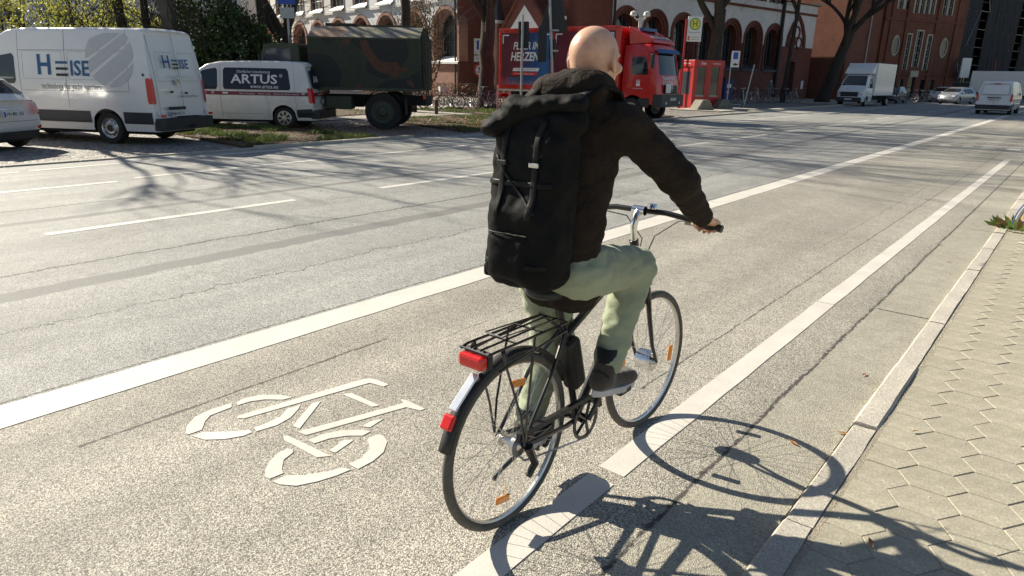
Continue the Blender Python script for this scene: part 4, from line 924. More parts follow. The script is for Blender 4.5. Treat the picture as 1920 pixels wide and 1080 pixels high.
# ---- small white hatchback at the left
def hatch(loc, th, label, paint='paint_white', platetxt='HH MX 555', name='hatchback'):
    t = thing(name, label, 'car', loc, th)
    hw = pl([(.2, .78), (.45, .85), (.75, .86), (.95, .83), (1.4, .60), (1.5, .55)])
    top = pl([(0, 1.0), (.05, 1.05), (.3, 1.28), (.55, 1.42), (1.2, 1.48), (2.0, 1.47), (2.5, 1.36), (3.1, 1.02), (3.25, .96), (3.75, .82), (3.92, .62), (3.95, .4)])
    c = Car(t, 3.95, top, hw, .22, (.72, 3.2), .34, .30, lean=pl([(.25, .05), (.5, -.02), (.8, 0), (1.05, .06), (1.4, .2)]), rc=.06, plan=.22, front=.3)
    c.body(paint); chassis(t, .25, 3.6, .6, .17, .45)
    for l in (.72, 3.2):
        for s in (1, -1): road_wheel(t, l, s*.72, .30, .19, 'cap', s)
    c.screen(.13, .50, .12, 'glass_dark', 'rear_window'); c.screen(2.52, 3.08, .10, 'glass_dark', 'windscreen')
    for s in (1, -1):
        c.patch([(.62, .93), (1.85, .90), (1.85, 1.33), (1.05, 1.35), (.85, 1.25)], 'side', 'glass_dark', 'rear_side_window', sd=s, r=.05); c.patch([(1.92, .90), (2.85, .88), (2.5, 1.20), (2.3, 1.31), (1.92, 1.33)], 'side', 'glass_dark', 'door_window', sd=s, r=.05)
        c.patch([(.02, .72), (.28, .76), (.22, .98), (.06, .98)], 'side', 'red_lens', 'tail_lamp', sd=s, off=.014, r=.03); c.patch([(s*.60, .70), (s*.80, .72), (s*.76, .96), (s*.66, .98)], 'rear', 'red_lens', 'tail_lamp', off=.02, r=.03)
        c.patch([(s*.55, .42), (s*.76, .44), (s*.76, .50), (s*.55, .48)], 'rear', 'red_lens', 'reflector', off=.02, r=.01); MB().box((2.75, s*.95, .98), (.1, .16, .13)).build('mirror', paint, t, bevel=.04)
        MB().box((3.72, s*.58, .68), (.22, .3, .16)).build('headlamp', 'lamp_glass', t, bevel=.05)
    c.patch([(-.62, .24), (.62, .24), (.68, .40), (-.68, .40)], 'rear', 'plastic_dark', 'bumper_trim', off=.015, r=.04)
    c.seam([(-.62, .60), (.62, .60), (.58, 1.02)], kind='rear'); c.patch([(-.3, .83), (.3, .83), (.3, .86), (-.3, .86)], 'rear', 'chrome', 'trim_strip', off=.02); plate(c, platetxt, 0, .745)
    MB().prism([(-.6, 0), (.6, 0), (.5, .2), (-.5, .2)], lambda a, b, d: (.42+b, a, d), 1.44, 1.465).build('roof_spoiler', paint, t)
    return c
hatch((-17.05, 4.62, 0), R(211), 'small white hatchback parked beside the tall van, cut by the left edge')
mat('paint_black', (.02, .021, .024), .2, coat=.6); mat('paint_silver', (.40, .42, .45), .25, .5, coat=.5)
hatch((-14.3, 73.5, 0), R(-92), 'black car parked behind the white box truck', 'paint_black', 'HH LT 91', 'parked_car')
hatch((-9.4, 78.5, .02), R(-108), 'dark silver car parked left of the driving minivan', 'paint_silver', 'HH RS 40', 'parked_car')
hatch((-11.6, 84.5, .02), R(-100), 'white car half hidden behind the parked bicycles near the white trailer', 'paint_white', 'HH EO 17', 'parked_car')
# ---- trucks
def boxface(poly, fn, m, name, parent, d0=.0, d1=.01): return MB().prism(poly, fn, d0, d1).build(name, m, parent)
def camo():
    m, t, b = new_mat('camouflage'); P = coords(t); n = noise_tex(t, P, .62, 1, .4, .6); n2 = noise_tex(t, P, .9, 1, .4, .5)
    mp = N(t, 'Mapping'); mp.inputs['Location'].default_value = (3.7, 9.1, 5.3); t.links.new(P, mp.inputs[0]); t.links.new(mp.outputs[0], n2.inputs['Vector'])
    c = ramp(t, n.outputs['Fac'], [(0, (.034, .042, .026)), (.47, (.034, .042, .026)), (.475, (.02, .021, .02)), (1, (.02, .021, .02))], 'CONSTANT')
    f = ramp(t, n2.outputs['Fac'], [(0, 0), (.635, 0), (.64, 1), (1, 1)], 'CONSTANT'); c = mix(t, c, (.095, .04, .023), f)
    d = noise_tex(t, P, 6, 3, .7); c = mix(t, c, ramp(t, d.outputs['Fac'], [(.3, .8), (.7, 1.2)]), 1, 'MULTIPLY')
    t.links.new(c, b.inputs['Base Color']); b.inputs['Roughness'].default_value = .55; b.inputs['Specular IOR Level'].default_value = .35; return m
camo()
def sunlit_camo():  # paler camo colours with the sunlight on the roof slopes painted in
    m, t, b = new_mat('camouflage_sunlit'); P = coords(t); n = noise_tex(t, P, .8, 1, .4, .6); d = noise_tex(t, P, 7, 3, .7)
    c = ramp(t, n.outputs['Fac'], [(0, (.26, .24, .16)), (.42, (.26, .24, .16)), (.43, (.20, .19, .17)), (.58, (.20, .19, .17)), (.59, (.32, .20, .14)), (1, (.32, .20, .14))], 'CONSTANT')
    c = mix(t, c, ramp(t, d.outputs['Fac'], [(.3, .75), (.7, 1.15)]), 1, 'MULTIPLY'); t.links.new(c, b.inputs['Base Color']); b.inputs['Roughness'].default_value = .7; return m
sunlit_camo(); mat('army_green', (.05, .06, .035), .6, var=.15, dirt=.3)
def army():
    t = thing('army_truck', 'camouflage box-bodied army truck with large black tyres beside the minivan', 'truck', (-16.75, 15.95, 0), R(218))
    z0, z1, zt = 1.2, 2.70, 3.06; L = 3.45; w0, w1 = 1.13, .38
    sec = [(-w0, z0), (w0, z0), (w0, z1), (w1, zt), (-w1, zt), (-w0, z1)]
    MB().prism(sec, lambda a, b, d: (d, a, b), 0, L).build('box_body', 'camouflage', t, bevel=.02)
    for s in (1, -1):
        MB().add([(.02, s*(w0-.02), z1+.016), (L-.02, s*(w0-.02), z1+.016), (L-.02, s*(w1+.02), zt-.004), (.02, s*(w1+.02), zt-.004)], [(0, 1, 2, 3)]).build('sunlit_roof_panel', 'camouflage_sunlit', t, fixn=False)  # thin overlay on each roof slope, carries the painted-in sunlight
        MB().bx(-.01, L+.01, s*w0-.02, s*w0+.02, z1-.03, z1+.01).build('roof_rail', 'army_green', t); MB().bx(-.012, L+.012, s*w0-.025, s*w0+.025, z0-.03, z0+.05).build('sill_rail', 'army_green', t)
        MB().bx(.9, 1.5, s*(w0-.02)-.01, s*(w0+.006), 1.9, 2.35).build('side_hatch', 'camouflage', t)
    MB().bx(-.05, .0, -.95, -.06, 1.28, 2.75).build('rear_door', 'camouflage', t); MB().bx(-.05, .0, .06, .95, 1.28, 2.75).build('rear_door', 'camouflage', t)
    for y in (.35, .75):
        MB().tube([(-.10, y, .75), (-.10, y, 2.9)], .02, 6).build('ladder_rail', 'army_green', t)
    for k in range(7): MB().tube([(-.10, .35, .95+.28*k), (-.10, .75, .95+.28*k)], .014, 6).build('ladder_rung', 'army_green', t)
    MB().bx(.3, 2.0, -.3, .3, zt, zt+.06).build('roof_hatch', 'army_green', t); MB().bx(2.2, 3.1, -.3, .3, zt, zt+.10).build('roof_locker', 'camouflage', t, bevel=.02)
    MB().bx(-.1, 5.2, -.45, .45, .72, 1.02).build('chassis', 'under_dark', t)
    for l in (1.22, 4.45):
        for s in (1, -1): road_wheel(t, l, s*.93, .56, .36, 'army_green', s)
        MB().tube([(l, -.9, .56), (l, .9, .56)], .10, 10).build('axle', 'under_dark', t)
    for s in (1, -1):
        MB().grid([[(1.22+.66*math.cos(a), s*.75, .56+.62*math.sin(a)), (1.22+.66*math.cos(a), s*1.12, .56+.62*math.sin(a))] for a in [R(20+14*i) for i in range(11)]]).build('mudguard', 'army_green', t, smooth=True)
        MB().bx(.50, .53, s*.75, s*1.1, .45, 1.0).build('mud_flap', 'rubber_dark', t); MB().bx(2.2, 3.0, s*.55, s*1.05, .6, 1.0).build('fuel_tank', 'army_green', t, bevel=.04)
        MB().box((-.06, s*.85, 1.0), (.06, .2, .12)).build('tail_lamp', 'red_lens', t)
    cs = [(3.75, 1.0), (5.25, 1.0), (5.25, 1.62), (5.05, 1.72), (4.85, 2.48), (3.8, 2.52), (3.75, 2.4)]
    MB().prism(cs, lambda a, b, d: (a, d, b), -.98, .98).build('cab', 'army_green', t, bevel=.05)
    for s in (1, -1):
        boxface([(4.02, 1.75), (4.92, 1.75), (4.78, 2.36), (4.02, 2.36)], lambda a, b, d: (a, s*d, b), 'glass_blue', 'door_window', t, .982, .99)
        MB().tube([(4.42, s*.992, 1.75), (4.42, s*.992, 2.36)], .014, 5).build('window_bar', 'army_green', t); MB().box((4.9, s*1.2, 2.0), (.05, .18, .34)).build('mirror', 'plastic_dark', t, bevel=.02)
    boxface([(-.85, 1.78), (.85, 1.78), (.85, 2.40), (-.85, 2.40)], lambda a, b, d: (5.05-(b-1.72)*.263+d, a, b), 'glass_dark', 'windscreen', t, .005, .012)
    MB().tube([(3.9, .3, 2.5), (3.9, .3, 2.75), (4.25, .3, 2.75), (4.25, .3, 2.5)], .02, 6).build('roof_handle', 'army_green', t)
army()
def poster():
    m, t, b = new_mat('poster_print'); tc = N(t, 'TexCoord'); P = tc.outputs['Object']; s = N(t, 'SeparateXYZ'); t.links.new(P, s.inputs[0])
    n = noise_tex(t, P, 1.1, 4, .65, .6); x = mth(t, 'MULTIPLY_ADD', mth(t, 'MODULO', s.outputs[0], 2.85), .35, 0); xx = mth(t, 'ADD', x, mth(t, 'MULTIPLY_ADD', n.outputs['Fac'], .7, -.35))
    c = ramp(t, xx, [(.1, (.10, .012, .03)), (.4, (.16, .015, .03)), (.58, (.02, .05, .17)), (.85, (.025, .12, .32))])
    zf = ramp(t, mth(t, 'ADD', mth(t, 'MULTIPLY_ADD', s.outputs[2], .42, -.5), mth(t, 'MULTIPLY', n.outputs['Fac'], .3)), [(.12, 1), (.34, 0)])
    c = mix(t, c, (.34, .22, .36), zf); t.links.new(c, b.inputs['Base Color']); b.inputs['Roughness'].default_value = .35; return m
poster()
def fire_truck():
    t = thing('fire_truck', 'red fire service box truck with FEUER IM HERZEN poster on its side', 'truck', (-21.84, 26.68, 0), R(2))
    L = 6.35; W_ = 1.3; z0, z1 = 1.12, 3.72
    MB().bx(0, L, -W_, W_, z0, z1).build('box_body', 'paint_red', t, bevel=.04)
    mat('alloy', (.6, .6, .6), .35, .8)
    for s in (-1, 1):
        sd = lambda a, b, d: (a, s*(W_+d), b)
        for a, b in ((.18, 2.95), (3.10, 6.1)):
            p = boxface([(a, 1.32), (b, 1.32), (b, 3.55), (a, 3.55)], sd, 'poster_print', 'poster', t, .0, .012)
            X0 = (a+b)/2; T = lambda dx, z: (lambda x, y: (X0+dx-s*x, s*(W_+.016), z+y))
            lettering('FEUER IM', T(0, 2.98), 'print_white', p, .44, bold=.02, shear=.2, width=1.45); lettering('HERZEN?', T(0, 2.52), 'print_white', p, .52, bold=.025, shear=.2, width=1.75)
            for zz, m_, q in ((1.98, 'print_white', .0), (1.80, 'print_red', .08)):
                boxface([(X0-.75-q, zz-.07), (X0+.70-q, zz-.07), (X0+.78-q, zz+.07), (X0-.67-q, zz+.07)], sd, m_, 'banner', p, .012, .017)
            lettering('1.2.3. WERDE EIN TEIL VON UNS', lambda x, y: (X0-s*x, s*(W_+.019), 1.98+y), 'print_black', p, .09, width=1.1); lettering('www.feuerwehr-karriere.hamburg', lambda x, y: (X0-.08-s*x, s*(W_+.019), 1.80+y), 'print_white', p, .08, width=1.1)
            sk = MB(); rr = random.Random(4); x = a+.35
            while x < b-.1:
                w = rr.uniform(.05, .16); h = rr.uniform(.04, .16); sk.prism([(x, 1.50), (x+w, 1.50), (x+w, 1.50+h), (x, 1.50+h)], sd, .012, .015); x += w*rr.uniform(.9, 1.6)
            k_ = sk.build('skyline_print', 'print_blue', p); k_['kind'] = 'stuff'
            lettering('112', lambda x, y: (X0-.0-s*x+s*1.15, s*(W_+.016), 1.50+y), 'print_red', p, .26, bold=.03)
            for (cx, cz, dx, dz) in ((a+.06, 3.48, 1, -1), (b-.06, 3.48, -1, -1)):
                boxface([(min(cx, cx+dx*.35), cz-.05), (max(cx, cx+dx*.35), cz-.05), (max(cx, cx+dx*.35), cz), (min(cx, cx+dx*.35), cz)], sd, 'print_white', 'corner_mark', p, .012, .016)
                boxface([(min(cx, cx+dx*.05), cz-.38), (max(cx, cx+dx*.05), cz-.38), (max(cx, cx+dx*.05), cz-.05), (min(cx, cx+dx*.05), cz-.05)], sd, 'print_white', 'corner_mark', p, .012, .016)
        MB().bx(0, L, s*W_-.02, s*W_+.025, z1-.06, z1+.02).build('top_rail', 'paint_red', t, bevel=.01); MB().bx(.02, L-.02, s*W_-.02, s*W_+.02, z0-.09, z0-.01).build('bottom_rail', 'alloy', t)
        MB().bx(2.98, 3.07, s*W_, s*W_+.03, 1.2, 3.64).build('side_post', 'alloy', t)
    MB().bx(.1, 7.6, -.42, .42, .75, 1.08).build('chassis', 'under_dark', t)
    for s in (-1, 1):
        MB().bx(2.2, 3.6, s*.7, s*1.22, .5, 1.0).build('side_locker', 'paint_red', t, bevel=.02)
        road_wheel(t, 1.7, s*1.0, .46, .5, 'rim_silver', s); road_wheel(t, 6.95, s*1.08, .46, .28, 'rim_silver', s)
        MB().bx(.0, .1, s*.7, s*1.2, .75, .9).build('tail_lamp', 'red_lens', t)
        for k in range(3): MB().bx(3.75+.75*k, 4.4+.75*k, s*1.18, s*1.22, .55+.0*k, .9).build('side_guard', 'alloy', t)
    # cab
    hw = pl([(.4, 1.12), (1.2, 1.16), (2.0, 1.13), (2.85, 1.04)]); top = pl([(0, 2.80), (.25, 2.84), (1.15, 2.82), (1.32, 2.70), (1.42, 2.2), (1.62, 1.35), (1.68, .6)])
    ce = bpy.data.objects.new('cab', None); C.objects.link(ce); ce.parent = t; ce.location = (6.48, 0, .22)
    c = Car(ce, 1.70, top, hw, .45, (.5,), .58, .24, plan=.05, front=.14, rc=.10); c.body('paint_red', 'cab_shell')
    for s in (-1, 1):
        c.patch([(.35, 1.62), (1.18, 1.62), (1.18, 1.72), (1.02, 2.32), (.35, 2.32)], 'side', 'glass_dark', 'door_window', ce, sd=s, r=.05, off=.008)
        c.text('a', 'side', .72, 1.28, .0001, 'print_white', s) if False else None
        cs_ = MB()
        for pts in ([(-.09, -.13), (.09, -.13), (.09, -.03), (-.09, -.03)], [(-.085, -.03), (-.045, -.03), (-.045, .09), (-.085, .09)], [(-.02, -.03), (.02, -.03), (.02, .14), (-.02, .14)], [(.045, -.03), (.085, -.03), (.085, .09), (.045, .09)]):
            k = len(cs_.v); cs_.v += [c.side(.72-s*x, 1.30+y, s, .012) for x, y in pts]; cs_.f.append((k, k+1, k+2, k+3))
        cs_.build('castle_emblem', 'print_white', ce, fixn=False)
        c.text('Feuerwehr Hamburg', 'side', .72, 1.08, .09, 'print_white', s, .012, width=.5); c.seam([(.22, .9), (.22, 2.6)], s); c.seam([(1.24, 1.0), (1.24, 2.5)], s)
        MB().box((1.38, s*1.30, 2.15), (.14, .16, .55)).build('mirror', 'plastic_dark', ce, bevel=.04); MB().tube([(1.2, s*1.08, 2.5), (1.38, s*1.3, 2.45)], .02, 6).build('mirror_arm', 'plastic_dark', ce)
        MB().box((1.0, s*1.12, .52), (.5, .1, .35)).build('step', 'plastic_dark', ce, bevel=.03); MB().box((1.70, s*.86, .72), (.10, .32, .20)).build('headlamp', 'lamp_glass', ce, bevel=.03)
    fx = lambda z: c.P(float(np.interp(z, [.6, 1.35, 2.2, 2.7], [1.68, 1.62, 1.42, 1.32])), 0, z)[0]
    def front(poly, m_, nm, o0, o1, par=ce): return MB().prism(poly, lambda a, b, d: (fx(b)+d-.10*(abs(a)/1.1)**2, a, b), o0, o1).build(nm, m_, par)
    ws = MB().grid([[(fx(z)+.012-.14*(abs(y)/1.1)**3, y, z) for y in np.linspace(-.98, .98, 13)] for z in np.linspace(1.62, 2.48, 8)]).build('windscreen', 'glass_dark', ce, smooth=True)
    MB().grid([[(fx(2.5)+.10+q-.12*(abs(y)/1.1)**3, y, 2.46+.16*(1-q/.12)) for y in np.linspace(-1.02, 1.02, 13)] for q in (0, .04, .08, .12)]).build('sun_visor', 'print_blue', ce, smooth=True)
    gr = MB().grid([[(fx(z)+.02-.14*(abs(y)/1.1)**3, y, z) for y in np.linspace(-.62, .62, 9)] for z in np.linspace(.88, 1.22, 4)]).build('grille', 'plastic_dark', ce)
    for k in range(3): MB().tube([(fx(.95+.1*k)+.035-.04*0, y, .95+.1*k) for y in (-.55, 0, .55)], .012, 5).build('grille_bar', 'plastic_dark', gr)
    st = MB(); st.lathe([(.10, .0), (.112, .0), (.112, .012), (.10, .012)], (fx(1.1)+.05, 0, 1.1), 'x', 28, close=True)
    for k in range(3): a = PI/2+2*PI*k/3; st.tube([(fx(1.1)+.055, 0, 1.1), (fx(1.1)+.055, .10*math.cos(a), 1.1+.10*math.sin(a))], [.016, .004], 5)
    st.build('star_emblem', 'chrome', gr)
    lettering('TRANSPORT-', lambda x, y: (fx(1.46+y)+.02-.1*(abs(x-.1)/1.1)**2, -.12+x, 1.48+y), 'print_white', ce, .2, bold=.02, width=1.15); lettering('LOGISTIK', lambda x, y: (fx(1.30+y)+.02-.1*(abs(x-.2)/1.1)**2, -.27+x, 1.30+y), 'print_white', ce, .2, bold=.02, width=.85)
    bmp = MB().prism(rrect(-1.15, 1.15, 1.35, 1.78, .15), lambda a, b, d: (b, a, d), .36, .86).build('front_bumper', 'plastic_dark', ce, bevel=.03)
    MB().bx(1.79, 1.80, -.26, .26, .62, .73).build('number_plate', 'plate_white', ce); lettering('HH 2631', lambda x, y: (1.803, x, .675+y), 'print_black', ce, .1, bold=.01, width=.42)
    MB().bx(1.72, 1.735, -.62, -.18, .92, 1.28).build('info_panel', 'plate_white', ce)
    for s in (-1, 1): MB().lathe([(.001, .03), (.05, .03), (.06, 0)], (1.775, s*.62, .52), 'x', 16).build('fog_lamp', 'lamp_glass', ce, smooth=30)
    # wind deflector with lettering
    de = MB(); de.prism([(.12, 2.82), (1.22, 2.86), (1.16, 2.98), (.12, 3.48), (.06, 3.48)], lambda a, b, d: (a, d, b), -1.0, 1.0); d_ = de.build('wind_deflector', 'paint_red', ce, bevel=.05)
    dv = lambda x, y: (1.16-(y+.0)*.90+.012, x, 2.985+(y)*.43+.012)
    lettering('FEUERWEHR', lambda x, y: (dv(x, y+.16)), 'print_white', d_, .34, bold=.02, width=1.6)
    MB().prism(rrect(-.62, .62, -.12, .12, .06), lambda a, b, d: (.42+b, a, d), 3.34, 3.46).build('beacon_bar', 'print_blue', ce)
fire_truck()
def box_truck():
    t = thing('box_truck', 'white box truck with cab facing the camera parked far down the street', 'truck', (-13.87, 63.87, 0), R(-95))
    MB().bx(0, 4.4, -1.07, 1.07, .78, 3.15).build('box_body', 'paint_white', t, bevel=.03)
    MB().prism([(4.4, 2.35), (5.35, 2.35), (5.0, 2.75), (4.4, 3.13)], lambda a, b, d: (a, d, b), -1.0, 1.0).build('wind_deflector', 'paint_white', t, bevel=.06)
    hw = pl([(.3, .93), (.7, .99), (1.2, 1.0), (1.8, .90), (2.3, .78)]); top = pl([(0, 2.32), (.6, 2.35), (.95, 2.25), (1.55, 1.50), (1.65, 1.40), (2.1, 1.15), (2.2, .8), (2.22, .5)])
    ce = bpy.data.objects.new('cab', None); C.objects.link(ce); ce.parent = t; ce.location = (4.4, 0, 0)
    c = Car(ce, 2.22, top, hw, .33, (1.25,), .42, .35, plan=.02, front=.25); c.body('paint_white', 'cab_shell'); c.screen(.98, 1.55, .1, 'glass_dark', 'windscreen')
    for s in (1, -1):
        c.patch([(.18, 1.32), (1.32, 1.32), (1.0, 1.75), (.75, 2.0), (.18, 2.05)], 'side', 'glass_dark', 'door_window', ce, sd=s, r=.05); c.seam([(.1, .45), (.1, 2.2)], s)
        road_wheel(t, 1.1, s*.92, .35, .3, 'steel', s); road_wheel(t, 5.65, s*.88, .35, .22, 'steel', s); MB().box((2.0, s*.72, 1.02), (.26, .36, .2)).build('headlamp', 'lamp_glass', ce, bevel=.04)
        MB().box((1.2, s*1.15, 1.5), (.1, .16, .32)).build('mirror', 'plastic_dark', ce, bevel=.03)
    MB().bx(2.12, 2.25, -.62, .62, .72, 1.05).build('grille', 'plastic_dark', ce, bevel=.03); MB().bx(2.08, 2.27, -.9, .9, .34, .66).build('front_bumper', 'plastic_dark', ce, bevel=.05)
    MB().bx(2.272, 2.28, -.26, .26, .46, .57).build('number_plate', 'plate_white', ce); lettering('HH BX 28', lambda x, y: (2.284, x, .515+y), 'print_black', ce, .1, width=.42)
    MB().bx(.1, 6.2, -.5, .5, .45, .76).build('chassis', 'under_dark', t)
box_truck()
tr_ = thing('trailer', 'pale box trailer standing at the far end of the street', 'trailer', (-7.6, 97, 0), R(6))
MB().bx(-4.0, 5.6, -1.2, 1.2, .95, 3.25).build('box_body', 'paint_white', tr_, bevel=.03); MB().bx(-3.6, 5.0, -.5, .5, .6, .94).build('chassis', 'under_dark', tr_)
for l in (-2.2, -1.0, 3.8):
    for s in (1, -1): road_wheel(tr_, l, s*.95, .48, .3, 'rim_silver', s)
# ================================================================== bicycle and rider
def fabric(name, c, rough=.85, bmp=.35, sc=420, sheen=.3, var=.25, wr=14, spec=.2):
    m, t, b = new_mat(name); P = N(t, 'TexCoord').outputs['Object']
    n = noise_tex(t, P, 7, 3); n2 = noise_tex(t, P, sc, 2)
    cc = ramp(t, n.outputs['Fac'], [(.3, tuple(x*(1-var) for x in c)), (.7, tuple(min(1, x*(1+var)) for x in c))])
    cc = mix(t, cc, ramp(t, n2.outputs['Fac'], [(.3, .85), (.7, 1.15)]), 1, 'MULTIPLY')
    t.links.new(cc, b.inputs['Base Color']); b.inputs['Roughness'].default_value = rough; b.inputs['Sheen Weight'].default_value = sheen
    b.inputs['Specular IOR Level'].default_value = spec
    nw = noise_tex(t, P, wr, 3, .5, .8); h = mth(t, 'ADD', mth(t, 'MULTIPLY', nw.outputs['Fac'], 1.0), mth(t, 'MULTIPLY', n2.outputs['Fac'], .05))
    bump(t, b, h, bmp, .03); return m
fabric('jacket_cloth', (.027, .0195, .0148), sheen=.0, spec=.15, bmp=.7, wr=16); fabric('trouser_cloth', (.345, .385, .265), sheen=.15, var=.06, bmp=.4, wr=9); fabric('pack_cloth', (.0075, .0078, .008), sheen=.0, spec=.12, rough=.7, bmp=.2)
fabric('strap_cloth', (.010, .0103, .0105), sheen=0, spec=.15, rough=.5, bmp=.1); fabric('shoe_cloth', (.075, .06, .048), bmp=.2); fabric('sock_cloth', (.02, .02, .022))
def skin(name, c):
    m, t, b = new_mat(name); P = N(t, 'TexCoord').outputs['Object']; n = noise_tex(t, P, 18, 5, .75)
    cc = ramp(t, n.outputs['Fac'], [(.28, tuple(x*y for x, y in zip(c, (.82, .64, .58)))), (.5, tuple(x*y for x, y in zip(c, (.96, .88, .84)))), (.72, c)])
    t.links.new(cc, b.inputs['Base Color']); b.inputs['Roughness'].default_value = .36; b.inputs['Subsurface Weight'].default_value = .12
    b.inputs['Subsurface Radius'].default_value = (.012, .004, .002); n2 = noise_tex(t, P, 160, 2); bump(t, b, n2.outputs['Fac'], .12, .003); return m
skin('skin', (.74, .48, .34))
WR = .352
def wheel_parts(root, cy, name='wheel', rear=False, tyre='tyre_worn', spokes=True, turn=0):
    w = bpy.data.objects.new(name, None); C.objects.link(w); w.parent = root; w.location = (0, cy, WR)
    w.rotation_euler = (0, 0, turn)
    r0 = WR-.019
    MB().lathe([(r0+.019*math.cos(a), .019*math.sin(a)) for a in [2*PI*i/10 for i in range(10)]], axis='x', n=56, close=True).build('tyre', tyre, w, smooth=True)
    MB().lathe([(.318, -.011), (.330, -.011), (.330, .011), (.318, .011), (.310, .006), (.310, -.006)], axis='x', n=56, close=True).build('rim', 'steel', w, smooth=30)
    MB().lathe([(.004, -.062), (.022, -.05), (.03, -.03), (.016, -.024), (.016, .024), (.03, .03), (.022, .05), (.004, .062)], axis='x', n=14).build('hub', 'steel', w, smooth=40)
    if spokes:
        sp = MB(); sp.tube([(0, 0, 0), (0, .30, 0)], .0011, 4)
        me = sp.mesh('spoke', 'steel')
        for i in range(32):
            a = 2*PI*i/32; s = 1 if i % 2 else -1; k = .42*(1 if (i//2) % 2 else -1)
            p0 = Vector((s*.03, .026*math.cos(a+k*3), .026*math.sin(a+k*3))); p1 = Vector((s*.004, .312*math.cos(a), .312*math.sin(a)))
            d = p1-p0; o = obj('spoke', me, w); o.location = p0; o.rotation_mode = 'QUATERNION'
            o.rotation_quaternion = Vector((0, 1, 0)).rotation_difference(d); o.scale = (1, d.length/.30, 1)
    return w
def bicycle(label, loc, rz, group=None, spokes=True, frame='black_metal', steer=0, cat='bicycle', lean=0):
    b = thing('bicycle', label, cat, loc, rz, group); b.rotation_euler = (0, lean, rz)
    w1 = wheel_parts(b, 0, spokes=spokes, rear=True); w2 = wheel_parts(b, 1.06, spokes=spokes, turn=steer)
    f = MB(); BB = (0, .45, .285); ST = (0, .315, .75)
    f.tube([BB, (0, .285, .86)], .016, 10); f.tube([BB, (0, .895, .845)], .020, 10); f.tube([(0, .335, .68), (0, .865, .925)], .017, 10)
    f.tube([(0, .905, .815), (0, .848, .995)], .021, 12)
    for s in (-1, 1):
        f.tube([(s*.02, .44, .285), (s*.05, .30, .31), (s*.062, 0, WR)], .010, 8); f.tube([(s*.012, .325, .715), (s*.05, .2, .60), (s*.062, 0, WR)], .008, 8)
    f.lathe([(.022, -.036), (.022, .036)], BB, 'x', 14); f.build('frame', frame, b, smooth=40)
    fo = MB()
    for s in (-1, 1): fo.tube([(s*.012, .908, .80), (s*.052, .918, .765), (s*.055, .95, .62), (s*.056, 1.0, .46), (s*.056, 1.06, WR)], [.014, .014, .012, .010, .008], 8)
    fo.build('fork', frame, b, smooth=40)
    MB().tube([(0, .285, .86), (0, .272, .90)], .0135, 10).build('seat_post', 'steel', b, smooth=40)
    V = [('ell', (0, .235, .905), (.078, .085, .028), None), ('cap', (0, .27, .905), (0, .43, .902), .05, .018, (1, 1, .5)), ('ell', (0, .19, .912), (.07, .06, .025), None)]
    organic('saddle', V, .012, 'black_plastic', b, k=.03)
    return b, w1, w2
